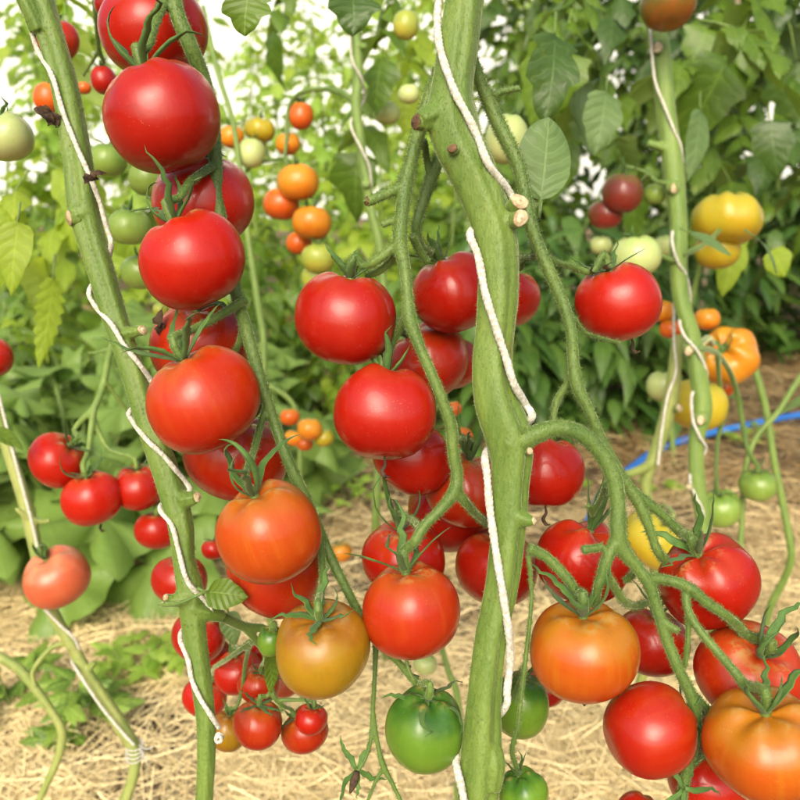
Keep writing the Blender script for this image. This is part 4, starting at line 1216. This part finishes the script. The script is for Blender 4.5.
twine('white twine spiralling down the left vine, with a dried scrap caught in it', wind(li, [(20, 0, 'b'), (25, 30, 'b'), (30, 50, 'f'), (52, 76, 'f'), (63, 112, 'f'), (76, 145, 'f'), (88, 172, 'f'), (99, 200, 'f'), (120, 228, 'f'), (125, 245, 'b'), (105, 270, 'b'), (88, 290, 'b'), (90, 305, 'f'), (112, 325, 'f'), (124, 345, 'f'), (140, 365, 'f'), (170, 380, 'f'), (165, 392, 'b'), (142, 403, 'b'), (120, 412, 'b'), (125, 420, 'f'), (147, 440, 'f'),
      (163, 455, 'f'), (174, 468, 'f'), (195, 482, 'f'), (195, 492, 'b'), (165, 502, 'b'), (155, 510, 'f'), (172, 526, 'f'), (179, 552, 'f'), (188, 582, 'f'), (215, 604, 'f'), (210, 616, 'b'), (185, 628, 'b'), (170, 640, 'f'), (188, 660, 'f'), (192, 680, 'f'), (200, 698, 'f'), (210, 714, 'f'), (225, 728, 'f')], .0016), r=.0016)
mb = MB()
for k in range(5):
    a = k*1.3
    tube(mb, [P(219, 738, .548) + Vector((.002*math.cos(a+i*1.5), .0015*math.sin(a*2+i), .0022*math.sin(a+i*1.5))) for i in range(5)], [.0012]*5, 6, .001)
me = mb.mesh('twine_knot', [M_TWINE]); c = P(219, 738, .548); rebase(me, c)
o = link('twine_knot', me); o.location = c; tag(o, 'white knot at the lower end of the twine on the left vine', 'knot')
# dried scraps caught in the twine
def scrap(label, px, py, d, size, seed):
    rr = random.Random(seed)
    mb = MB()
    for k in range(3):
        put(mb, leaflet(size*rr.uniform(.7, 1.2), size*.4, .5, .9, rr.uniform(.4, 1.2), .4, 7, 3, rr.random()), (0, 0, 0), (rr.uniform(-1, 1), rr.uniform(-.3, .3), rr.uniform(-1, .6)), (rr.uniform(-1, 1), -1, rr.uniform(-1, 1)))
    o = link('withered_leaf', mb.mesh('withered_leaf', [M_BROWN])); o.location = P(px, py, d)
    tag(o, label, 'withered leaf')
scrap('crumpled dark brown leaf scrap stuck behind the left vine', 52, 112, .548, .014, 1)
scrap('small dark brown leaf crumb on the twine of the left vine', 90, 175, .534, .008, 5)
scrap('thin dark brown scrap beside the scarlet tomato and the left vine', 158, 325, .57, .010, 8)
scrap('black dried scrap by the calyx of the orange-red tomato with the grey ring', 210, 351, .515, .006, 9)

# middle truss (a second shoot that hangs behind the thick stem)
branch(VM, 'truss', [
    [(452, 40, .52, 13), (440, 70, .52, 14), (428, 100, .52, 15), (418, 135, .518, 15), (410, 165, .516, 15), (405, 185, .515, 18), (402, 215, .515, 15), (400, 242, .515, 17), (405, 270, .513, 13), (408, 300, .512, 13), (409, 316, .512, 16), (419, 345, .511, 12), (432, 375, .511, 12), (444, 405, .512, 12), (451, 425, .514, 14), (453, 450, .516, 13), (457, 475, .518, 13), (454, 492, .518, 15), (440, 510, .518, 11), (424, 526, .516, 11), (414, 543, .514, 11), 'C7'],
    [(405, 185, .515, 12), (391, 192, .512, 11), (377, 198, .510, 11), (369, 201, .509, 12)],
    [(401, 242, .515, 12), (388, 252, .516, 11), (374, 262, .518, 10), (362, 266, .522, 9), 'C1'],
    [(401, 245, .517, 9), (390, 262, .525, 8), (378, 272, .53, 8), (366, 276, .535, 7)],
    [(446, 130, .55, 11), (440, 155, .55, 12), (430, 182, .55, 14), (422, 205, .55, 12), (416, 228, .55, 11), (421, 246, .56, 10), (430, 252, .575, 9), 'C2'],
    [(424, 140, .535, 8), (427, 160, .545, 8), (431, 178, .55, 10)],
    [(412, 235, .535, 9), (420, 252, .545, 9), (428, 262, .55, 8)],
    [(400, 218, .517, 8), (389, 222, .515, 8), (381, 225, .514, 8)],
    [(408, 312, .512, 10), (400, 328, .522, 9), (394, 340, .528, 7), (390, 352, .53, 7), 'C4'],
    [(409, 318, .514, 8), (404, 324, .56, 7), 'C3'],
    [(456, 490, .518, 12), (466, 503, .522, 10), (478, 516, .54, 9), (490, 524, .57, 8), 'C9'],
    [(420, 528, .52, 8), (412, 520, .55, 7), 'C8'],
    [(452, 440, .52, 8), (460, 438, .56, 7), 'C6'],
], [M_TRUSS, M_HAIR], .0008, hairs=28000, smooth=4, seg=12, hair_len=.0022)
stub(VM, 366, 201, .508, 5, (-.9, 0, .4), L=.002, mat=M_CORKD)

# long side shoot and the right truss
branch(VM, 'side_shoot', [
    [(466, 40, .52, 13), (476, 70, .53, 13), (490, 105, .535, 15), (504, 135, .535, 16), (517, 162, .533, 15), (524, 190, .53, 14), (531, 225, .528, 14), (545, 262, .525, 14), (562, 300, .523, 13), (571, 330, .522, 12), (573, 358, .522, 13), (577, 385, .522, 14), (590, 412, .522, 11), (602, 440, .524, 11), (616, 466, .526, 11), (628, 486, .528, 12), (640, 505, .528, 13), (650, 530, .528, 10), (658, 552, .53, 10), (668, 562, .534, 11)],
    [(628, 486, .528, 10), (648, 503, .530, 10), (666, 518, .534, 10), (680, 532, .536, 11), 'R5'],
    [(541, 255, .526, 9), (556, 262, .535, 7), (576, 268, .548, 7), (592, 272, .552, 7), 'R0'],
    [(574, 362, .522, 8), (566, 385, .527, 7), (556, 402, .53, 8), (553, 425, .53, 6)],
    [(574, 318, .523, 6), (584, 332, .53, 5), (600, 338, .54, 4.5), (620, 343, .55, 4)],
    [(535, 240, .527, 9), (535, 256, .56, 7), 'RL'],
    [(520, 88, .536, 7), (500, 92, .536, 8), (489, 100, .535, 10)],
], [M_TRUSS, M_HAIR], .0008, hairs=18000, smooth=4, seg=12, hair_len=.0026)
branch(VM, 'truss', [
    [(520, 442, .488, 22), (538, 433, .486, 19), (556, 428, .487, 18), (575, 431, .489, 18), (592, 442, .491, 18), (606, 460, .492, 18), (615, 482, .492, 18), (618, 508, .492, 17), (618, 530, .492, 18), (622, 548, .493, 17), (636, 566, .494, 13), (648, 582, .495, 14), (656, 605, .496, 12), (667, 640, .497, 12), (680, 672, .497, 12), (693, 700, .498, 13), (697, 722, .50, 11), (695, 745, .505, 10), (688, 768, .508, 10), (682, 795, .51, 12), (676, 830, .51, 10)],
    [(618, 538, .492, 15), (608, 556, .492, 13), (602, 575, .493, 12), (597, 592, .496, 10), (596, 620, .51, 8), (600, 650, .54, 6)],
    [(603, 547, .492, 9), (590, 549, .49, 9), (582, 550, .489, 10)],
    [(604, 572, .494, 10), (614, 586, .505, 9), (623, 600, .515, 9), (634, 606, .53, 8), 'R4'],
    [(640, 565, .496, 9), (632, 575, .51, 8), (625, 581, .515, 8)],
    [(528, 548, .500, 12), (545, 556, .502, 11), (558, 568, .502, 11), (570, 582, .502, 11), (577, 594, .502, 11), 'R3'],
    [(650, 578, .496, 12), (668, 580, .497, 11), (690, 588, .497, 12), (706, 602, .498, 11), (724, 614, .50, 10), (738, 626, .51, 11), (748, 636, .518, 11), 'R6'],
    [(686, 590, .498, 9), (688, 610, .497, 9), (698, 628, .495, 9), (716, 650, .490, 9), (734, 671, .482, 10), (746, 685, .475, 10), 'R8'],
    [(656, 612, .496, 9), (668, 625, .495, 8), (679, 631, .494, 8)],
    [(688, 612, .498, 7), (688, 640, .50, 6), (685, 668, .505, 5)],
    [(684, 682, .498, 9), (700, 702, .50, 9), (715, 715, .51, 8), (732, 722, .53, 7)],
    [(690, 712, .50, 7), (700, 716, .505, 6), 'R7'],
    [(690, 765, .51, 8), (704, 755, .53, 7), 'R9'],
    [(588, 505, .53, 6), (592, 512, .54, 6), 'R2'],
    [(606, 485, .505, 8), (600, 500, .525, 7), (592, 514, .54, 7), 'R2'],
    [(532, 590, .505, 5), (530, 620, .505, 5), (526, 655, .505, 5.5), (522, 690, .505, 5.5), (518, 725, .507, 5.5), (512, 750, .512, 6), 'RG2'],
    [(530, 572, .503, 5), (532, 590, .505, 5)], [(528, 555, .502, 6), (531, 575, .503, 5)],
    [(524, 665, .51, 5), (519, 682, .53, 4.5), (511, 700, .54, 4)],
], [M_TRUSS, M_HAIR], .0008, hairs=36000, smooth=4, seg=12, hair_len=.002)
loose_calyx(VM, 683, 788, .505, 5, 1.3, 12)

# the right-hand vine
ri, base = to_ground([(628, -330, 1.1, 22), (636, -200, 1.1, 23), (646, -60, 1.1, 24), (653, 10, 1.1, 23), (660, 45, 1.1, 24), (664, 90, 1.1, 23), (669, 135, 1.1, 24), (674, 178, 1.1, 25), (678, 220, 1.1, 21), (678, 262, 1.1, 21), (681, 300, 1.1, 20), (691, 335, 1.1, 20), (698, 375, 1.1, 22), (702, 410, 1.1, 23), (696, 440, 1.1, 19), (697, 480, 1.1, 19), (702, 520, 1.1, 17), (708, 570, 1.1, 17), (716, 640, 1.1, 17), (722, 720, 1.1, 17)], dx=.01, dy=.03)
VR = vine('slimmer green vine on the right with knobbly nodes, wound with thin twine', base)
ri = [(q[0], q[1], q[2], q[3]*.88) if len(q) == 4 else q for q in ri]
branch(VR, 'stem', [ri, [(664, 112, 1.098, 12), (675, 110, 1.096, 9)], [(670, 150, 1.098, 12), (655, 145, 1.094, 9), (648, 143, 1.093, 8)], [(676, 185, 1.098, 12), (672, 188, 1.083, 14)], [(690, 345, 1.098, 14), (689, 350, 1.085, 12)], [(702, 415, 1.098, 14), (701, 419, 1.083, 13)], [(660, 44, 1.098, 14), (658, 46, 1.084, 12)]],
       [M_STEM2, M_HAIR], .0016, hairs=0, smooth=3, prof=ribbed(3, .06, .10, .3), seg=18, step=.01)
for x, y, r, dv in [(658, 47, 6, (-.1, .1, 1)), (675, 188, 5.5, (.1, -.2, 1)), (689, 351, 5, (0, 0, 1)), (701, 420, 5, (0, .1, 1)), (689, 487, 3.5, (-.5, 0, .8))]:
    stub(VR, x, y, 1.081, r, dv, L=.004)
branch(VR, 'truss', [
    [(700, 348, 1.09, 8), (716, 353, 1.14, 7), (730, 372, 1.20, 6.5), (738, 398, 1.24, 6), (743, 425, 1.25, 6), (748, 450, 1.25, 5.5), 'Z17'],
    [(717, 353, 1.14, 6), (720, 385, 1.20, 5), (725, 412, 1.23, 4.5), (718, 438, 1.24, 5), (716, 470, 1.24, 4), 'Z16'],
    [(673, 183, 1.09, 7), (658, 182, 1.10, 5.5), (645, 172, 1.11, 5), (632, 168, 1.115, 4.5), 'Z2'],
    [(650, 174, 1.1, 5), (642, 182, 1.12, 4), (640, 195, 1.14, 4), (618, 205, 1.15, 4)],
    [(682, 255, 1.09, 7), (700, 247, 1.12, 6), (715, 235, 1.16, 5), (725, 222, 1.18, 5)],
    [(678, 262, 1.09, 7), (660, 255, 1.09, 6), (645, 242, 1.08, 5)],
    [(696, 350, 1.09, 7), (708, 338, 1.2, 7), (713, 344, 1.26, 6)],
], [M_TRUSS, M_HAIR], .0016, smooth=2, seg=9, step=.01)
v2i, base = to_ground([(678, 335, 1.16, 12), (675, 365, 1.16, 14), (671, 400, 1.16, 16), (662, 435, 1.16, 15), (651, 464, 1.16, 13), (646, 485, 1.16, 12), (650, 515, 1.16, 11), (654, 560, 1.16, 11)], dy=.02)
V2 = vine('short pruned green stem with a pale tip, left of the right-hand vine', base)
branch(V2, 'stem', [v2i, [(655, 462, 1.16, 12), (640, 470, 1.15, 10), (620, 477, 1.14, 9), (610, 480, 1.14, 8)], [(650, 515, 1.16, 8), (664, 506, 1.12, 6), 'Z18']], [M_DRYSTEM, M_HAIR], .0016, smooth=3, seg=14, prof=ribbed(3, .05, .08), step=.01)
stub(V2, 680, 408, 1.14, 5, (.5, .2, .8), L=.004)
twine('thin white twine looped down the right-hand vine', [(648, -20, 1.08), (651, 40, 1.08), (655, 80, 1.083), (664, 105, 1.083), (674, 130, 1.085), (681, 148, 1.095), (682, 180, 1.115), (676, 215, 1.115), (672, 240, 1.085), (678, 262, 1.083), (686, 275, 1.095), (690, 300, 1.12), (680, 318, 1.10), (684, 335, 1.083), (698, 352, 1.083), (707, 375, 1.10), (700, 385, 1.12), (692, 395, 1.09), (693, 420, 1.083), (700, 437, 1.083), (706, 450, 1.1), (694, 465, 1.11), (690, 480, 1.09), (696, 497, 1.084), (703, 512, 1.09), (705, 540, 1.11)], r=.0018)
twine('thin white twine hanging straight beside the short pruned stem', [(674, 300, 1.15), (674, 340, 1.145), (676, 372, 1.145), (668, 395, 1.14), (662, 430, 1.14), (658, 465, 1.14)], r=.0018)
for its, lab in [([(752, 360, 1.45, 8), (765, 405, 1.45, 8), (773, 455, 1.45, 8), (783, 505, 1.45, 8)], 'thin green stem standing right of the hanging green tomatoes'),
                 ([(840, 330, 1.3, 7), (800, 378, 1.3, 7), (778, 412, 1.3, 6.5), (757, 436, 1.3, 6), (745, 470, 1.3, 6), (742, 520, 1.3, 6)], 'slanting pale stem entering from the right edge over the blue hose')]:
    it, base = to_ground(its, dy=.02)
    v = vine(lab, base)
    branch(v, 'stem', [it], [M_STEM2, M_HAIR], .0013, smooth=2, seg=10, step=.01)

# the thin vine at the left edge
fi, base = to_ground([(-22, 360, .95, 15), (-8, 400, .95, 14), (5, 440, .95, 13), (20, 485, .95, 14), (31, 525, .95, 15), (38, 560, .95, 13), (44, 592, .95, 14), (58, 622, .95, 13), (72, 645, .95, 13), (88, 675, .95, 14), (108, 705, .95, 15), (124, 730, .95, 16), (135, 752, .95, 14), (133, 778, .95, 12), (125, 800, .95, 12)], dx=-.02, dy=.02)
VF = vine('thin bent vine at the left edge with a white tie low down', base)
branch(VF, 'stem', [fi, [(78, 655, .95, 7), (68, 645, .95, 6), (54, 646, .948, 6), (40, 660, .946, 6), (32, 674, .945, 5), (36, 688, .945, 5)], [(30, 520, .947, 8), (20, 512, .94, 5), (16, 508, .94, 4)], [(36, 520, .95, 8), (44, 522, .945, 5), (50, 520, .943, 5)], [(88, 670, .948, 8), (95, 662, .945, 6)]], [M_DRYSTEM, M_HAIR], .0014, smooth=3, seg=14, prof=ribbed(3, .05, .08), step=.01)
branch(VF, 'truss', [[(40, 570, .95, 6), (44, 560, .93, 5), (46, 550, .92, 5), 'PE']], [M_TRUSS, M_HAIR], .0014, smooth=2, seg=8)
twine('thin white twine winding down the thin vine at the left edge', [(-10, 360, .94), (5, 420, .935), (15, 460, .935), (26, 500, .935), (36, 540, .934), (43, 575, .934), (50, 592, .94), (42, 600, .96), (44, 608, .935), (60, 625, .934), (75, 640, .94), (82, 660, .96), (72, 660, .955), (78, 672, .935), (100, 705, .934), (122, 732, .934), (134, 745, .936)], r=.0016)
mb = MB()
for k in range(4):
    y = 745 + k*3.4
    c = P(135, y, .95); r = .0095
    tube(mb, [c + Vector((r*math.cos(a), r*math.sin(a), .001*k*math.sin(a))) for a in [6.28*i/14 for i in range(15)]], [.0009]*15, 6, spline=False)
tube(mb, [P(139, 745, .938), P(146, 749, .935), P(153, 747, .93)], [.0008, .0007, .0006], 6, .003)
tube(mb, [P(139, 748, .938), P(144, 756, .935), P(147, 764, .93)], [.0008, .0007, .0006], 6, .003)
me = mb.mesh('twine_tie', [M_TWINE]); c = P(135, 752, .95); rebase(me, c)
o = link('twine_tie', me); o.location = c; tag(o, 'white twine tie wrapped round the lower bend of the thin left vine', 'tie')
bi, base = to_ground([(-30, 645, 1.0, 11), (-5, 655, 1.0, 11), (18, 668, 1.0, 11), (35, 688, 1.0, 10), (52, 712, 1.0, 9), (62, 732, 1.0, 10), (58, 758, 1.0, 9), (46, 785, 1.0, 8), (36, 808, 1.0, 8)], dy=.02)
v = vine('bare crooked stem in the lower left corner', base)
branch(v, 'stem', [bi], [M_DRYSTEM, M_HAIR], .0014, smooth=2, seg=12, step=.01)

# cluster over the squash leaves hangs from a stub of its own shoot
base = P(205, 900, .92); base.z = 0
v = vine('pruned side shoot with a dry tip that carries the cluster over the squash leaves', base)
branch(v, 'truss', [
    [(113, 343, .90, 7), (108, 360, .88, 8), (103, 385, .87, 8), (94, 408, .86, 8), (84, 418, .86, 7), (74, 430, .86, 6), 'S1'],
    [(94, 408, .86, 8), (91, 430, .855, 7), (88, 452, .85, 6), 'S2'],
    [(92, 415, .86, 7), (100, 435, .86, 6), (110, 450, .86, 5), (126, 455, .86, 5), 'S3'],
    [(104, 380, .87, 6), (115, 395, .88, 5), (135, 420, .90, 5), (158, 455, .90, 6), (164, 490, .90, 6), 'S4'],
    [(160, 465, .90, 6), (172, 490, .90, 7), (186, 550, .90, 8), (193, 620, .90, 8), (199, 680, .90, 8)],
    [(113, 348, .90, 5), (98, 352, .90, 3.5), (88, 353, .90, 3)],
    [(199, 680, .90, 8), (205, 740, .90, 8), (base + Vector((0, 0, .1)), .005), (base - Vector((0, 0, .02)), .005)],
], [M_STEM2, M_HAIR], .0012, smooth=2, seg=9, step=.008, hairs=2500)

# middle background vine with the amber cluster
gi, base = to_ground([(345, -40, 1.15, 10), (352, 15, 1.15, 12), (357, 45, 1.15, 12), (358, 80, 1.15, 12), (356, 105, 1.15, 12), (360, 140, 1.15, 11), (366, 180, 1.15, 11), (372, 215, 1.15, 10), (380, 250, 1.15, 10), (385, 330, 1.15, 10), (380, 430, 1.15, 9)], dy=.25)
v = vine('slim background vine between the two front ones, with an arched stalk of amber tomatoes', base)
branch(v, 'stem', [gi, [(357, 48, 1.15, 9), (366, 46, 1.14, 7)], [(366, 185, 1.148, 9), (366, 183, 1.135, 9)]], [M_STEM2, M_HAIR], .0016, smooth=3, seg=12, prof=ribbed(3, .05, .08), step=.01)
branch(v, 'truss', [
    [(354, 102, 1.15, 8), (342, 93, 1.16, 7), (325, 89, 1.18, 6), (306, 91, 1.20, 6), (294, 98, 1.21, 5), (288, 112, 1.22, 5), (287, 135, 1.22, 5), (285, 160, 1.22, 4), (292, 170, 1.22, 4), 'Y3'],
    [(294, 98, 1.21, 5), (300, 100, 1.22, 4), 'Y1'], [(287, 120, 1.22, 4), (288, 126, 1.23, 4), 'Y2'],
    [(285, 158, 1.22, 4), (272, 160, 1.23, 4), (255, 164, 1.24, 4), (245, 172, 1.24, 4)],
    [(287, 160, 1.22, 4), (305, 190, 1.24, 4), 'Y5'], [(306, 200, 1.24, 4), (314, 236, 1.23, 4), 'Y7'], [(270, 160, 1.23, 4), (262, 135, 1.27, 3), 'Y10'], [(250, 166, 1.24, 4), (238, 145, 1.27, 3), 'Y9'],
], [M_TRUSS, M_HAIR], .0018, smooth=2, seg=8, step=.012)
twine('thin white twine along the slim background vine', [(352, 0, 1.13), (350, 40, 1.13), (353, 62, 1.13), (362, 80, 1.14), (364, 100, 1.17), (352, 118, 1.15), (352, 130, 1.13), (362, 150, 1.13), (370, 170, 1.14), (372, 200, 1.16)], r=.0016)
for its, lab in [([(203, 5, 1.2, 5), (210, 40, 1.2, 6), (220, 80, 1.2, 6), (232, 118, 1.2, 6), (240, 170, 1.2, 6), (248, 235, 1.2, 7), (253, 270, 1.2, 8), (259, 310, 1.2, 8), (264, 345, 1.2, 8), (262, 420, 1.2, 8)], 'thin pale vine right behind the left truss'),
                 ([(180, 300, 1.3, 6), (210, 360, 1.3, 7), (290, 400, 1.3, 6), (300, 470, 1.3, 6), (296, 560, 1.3, 6)], 'thin stem that carries the little orange cherries'),
                 ([(440, 640, 1.1, 6), (448, 670, 1.1, 7), (456, 690, 1.1, 8), (460, 720, 1.1, 8)], 'short green stem on the straw left of the thick stem')]:
    it, base = to_ground(its, dy=.03)
    v = vine(lab, base)
    branch(v, 'stem', [it], [M_STEM2, M_HAIR], .0018, smooth=2, seg=10, step=.012)

# ------------------------------------------------------------------ single leaves one can point to
def big_leaf(label, px, py, d, L, dirv, upv, mat, fat=.4, lob=.15, droop=.2, fold=.35, teeth=3, wav=.17, petiole=None, name='tomato_leaf', nu=16, pos=.72, sharp=.8):
    o_ = P(px, py, d)
    cv = lambda q: RT*q[0] + UPV*q[1] - FW*q[2]
    mb = MB()
    put(mb, leaflet(L, L*fat, lob, fold, droop, wav, nu, teeth, .3, sharp, pos), (0, 0, 0), cv(dirv), cv(upv), 0)
    tube(mb, [Vector((0, 0, 0)), cv(dirv).normalized()*(-L*.25) + Vector((0, 0, .002))], [.0010, .0013], 6, .01, mi=1)
    o = link(name, mb.mesh(name, [mat, M_TRUSS])); o.location = o_
    return tag(o, label, 'leaf')
big_leaf('rounded grey-green leaf with clear veins right of the thick stem', 541, 200, .60, .058, (.10, 1, .1), (.1, -.15, 1), M_GREY, fat=.40, lob=.04, fold=.15, droop=.10, teeth=1.6, nu=20, wav=.12, pos=1.25, sharp=.55)
big_leaf('dark green leaf hanging into the top edge, upper left', 248, -8, .62, .030, (-.1, -1, .1), (0, .3, 1), M_LEAF, fat=.68, lob=.4)
big_leaf('folded dark leaf at the top edge left of the thick stem', 352, -8, .80, .040, (.1, -1, .2), (.3, .3, 1), M_DARK, fat=.7, lob=.4, fold=.8)
big_leaf('long serrated lime leaf hanging left of the left vine', 53, 278, 1.0, .105, (-.05, -1, .1), (.6, .0, .7), M_LIME, fat=.16, lob=.5, teeth=9, fold=.3, nu=27)
big_leaf('bright lime leaf hanging at the left under the pale green tomato', 18, 222, .80, .068, (-.1, -1, .1), (.2, .2, 1), M_LIME, fat=.26, lob=.1)
big_leaf('folded pale leaf tip at the left edge over the thin vine', -16, 430, .80, .042, (1, -.25, .2), (0, 1, .4), M_LEAF, fat=.28, lob=.0, fold=.9)
big_leaf('small triangular leaf in front of the side shoot below the orange tomato', 207, 592, .545, .026, (1, -.05, .1), (.1, .6, 1), M_LEAF, fat=.45, lob=.1, fold=.1, droop=.1)
big_leaf('small drooping leaflet hanging in the lower bunch', 268, 655, .585, .026, (.25, -1, .1), (.8, .2, .6), M_LEAF, fat=.3, lob=.1, fold=.6)
big_leaf('pale leaf scrap behind the side shoot of the left vine', 228, 612, .72, .030, (.25, -1, .1), (.3, .2, 1), M_GREY, fat=.35, lob=.1)
big_leaf('narrow curled leaf crossing behind the right-hand vine at beefsteak height', 690, 233, 1.02, .055, (1, -.35, .1), (0, .8, .7), M_GREY, fat=.22, lob=.1, fold=.5)
big_leaf('curled leaf arching over the ribbed yellow beefsteak', 753, 236, 1.05, .05, (1, -.6, .1), (.3, .9, .5), M_GREY, fat=.25, lob=.1, fold=.5, droop=.5)
big_leaf('bright lime leaf hanging below the yellow beefsteak', 735, 232, 1.35, .10, (-.1, -1, 0), (.1, .2, 1), M_LIME, fat=.3, lob=.25)
big_leaf('small round lime leaf at the right edge', 772, 250, 1.3, .045, (.6, -1, .1), (0, .2, 1), M_LIME, fat=.6, lob=.15)
big_leaf('drooping olive leaf with a curled tip right of the thick stem', 555, 35, .85, .085, (-.05, -1, .1), (.3, .25, 1), M_DARK, fat=.36, lob=.45, fold=.5, wav=.2)
big_leaf('broad dark leaf hanging left of the right-hand vine', 606, 92, 1.0, .072, (-.12, -1, .1), (.2, .2, 1), M_GREY, fat=.38, lob=.2)
big_leaf('long narrow grey-green leaf hanging right of the right-hand vine', 700, 110, 1.25, .10, (-.05, -1, .1), (.5, .2, 1), M_GREY, fat=.24, lob=.1)
big_leaf('dark pointed leaf at the upper right, over the yellow beefsteak', 770, 120, 1.35, .09, (.1, -1, .1), (-.5, .3, 1), M_DARK, fat=.4, lob=.3)
big_leaf('pale leaf at the right edge above the slanting stem', 812, 396, 1.15, .05, (-1, -.35, .1), (.2, 1, .4), M_GREY, fat=.22, lob=.1, fold=.4)
rl = random.Random(99)
def canopy_leaf(label, px, py, d, L, dirv, droop, mats, seed, group):
    r = random.Random(seed)
    mb = MB()
    compound(mb, (0, 0, 0), RT*dirv[0] + UPV*dirv[1] - FW*dirv[2], L, r, droop, 3, mi=0, pmi=1, wl=.34, fat=.42)
    o = link('tomato_leaf', mb.mesh('tomato_leaf', mats)); o.location = P(px, py, d)
    tag(o, label, 'leaf', group)
for i, (px, py, d, L, dv, dr, mt) in enumerate([(590, -40, 1.25, .22, (-.3, -.6, .3), .8, M_LEAF), (640, -30, 1.4, .26, (-.5, -.5, 0), .9, M_DARK), (700, 20, 1.35, .24, (.6, -.1, .2), .8, M_LEAF), (720, 60, 1.5, .26, (-.6, .1, .2), .9, M_LEAF),
                                                (790, -20, 1.5, .28, (-.6, -.3, .2), .8, M_LEAF), (760, -40, 1.7, .30, (.3, -.6, .2), .8, M_DARK), (690, 130, 1.6, .24, (.5, -.4, .2), .9, M_LEAF), (620, 60, 1.5, .24, (-.5, -.4, .2), .9, M_LEAF), (830, 120, 1.6, .28, (-.8, -.1, .2), .9, M_DARK), (600, 110, 1.7, .24, (.3, -.7, .2), .7, M_LEAF), (560, -50, 1.6, .26, (-.2, -.6, .2), .8, M_LEAF)]):
    canopy_leaf('compound tomato leaf hanging among the canopy leaves round the right-hand vine', px, py, d, L, dv, dr, [mt, M_STEM2], 200+i, 'canopy leaves round the right-hand vine')
for i, (px, py, d, L, dv, dr, mt) in enumerate([(400, -30, 1.2, .18, (-.2, -.7, .2), .8, M_LEAF), (300, -40, 1.6, .2, (-.3, -.6, .2), .8, M_LEAF), (425, 10, 1.3, .16, (-.3, -.7, .1), .8, M_LIME), (65, -40, 1.3, .2, (.1, -.6, .2), .8, M_LIME), (30, 170, 1.0, .15, (-.3, -.4, .1), .8, M_LIME), (100, 180, 1.3, .2, (-.5, -.3, .1), .9, M_LIME), (40, 160, 1.2, .18, (.6, -.2, .1), .7, M_LIME), (375, 60, 1.3, .2, (-.2, -.8, .1), .6, M_LEAF)]):
    canopy_leaf('compound tomato leaf hanging in front of the white film between the vines', px, py, d, L, dv, dr, [mt, M_STEM2], 300+i, 'leaves hanging before the white film')
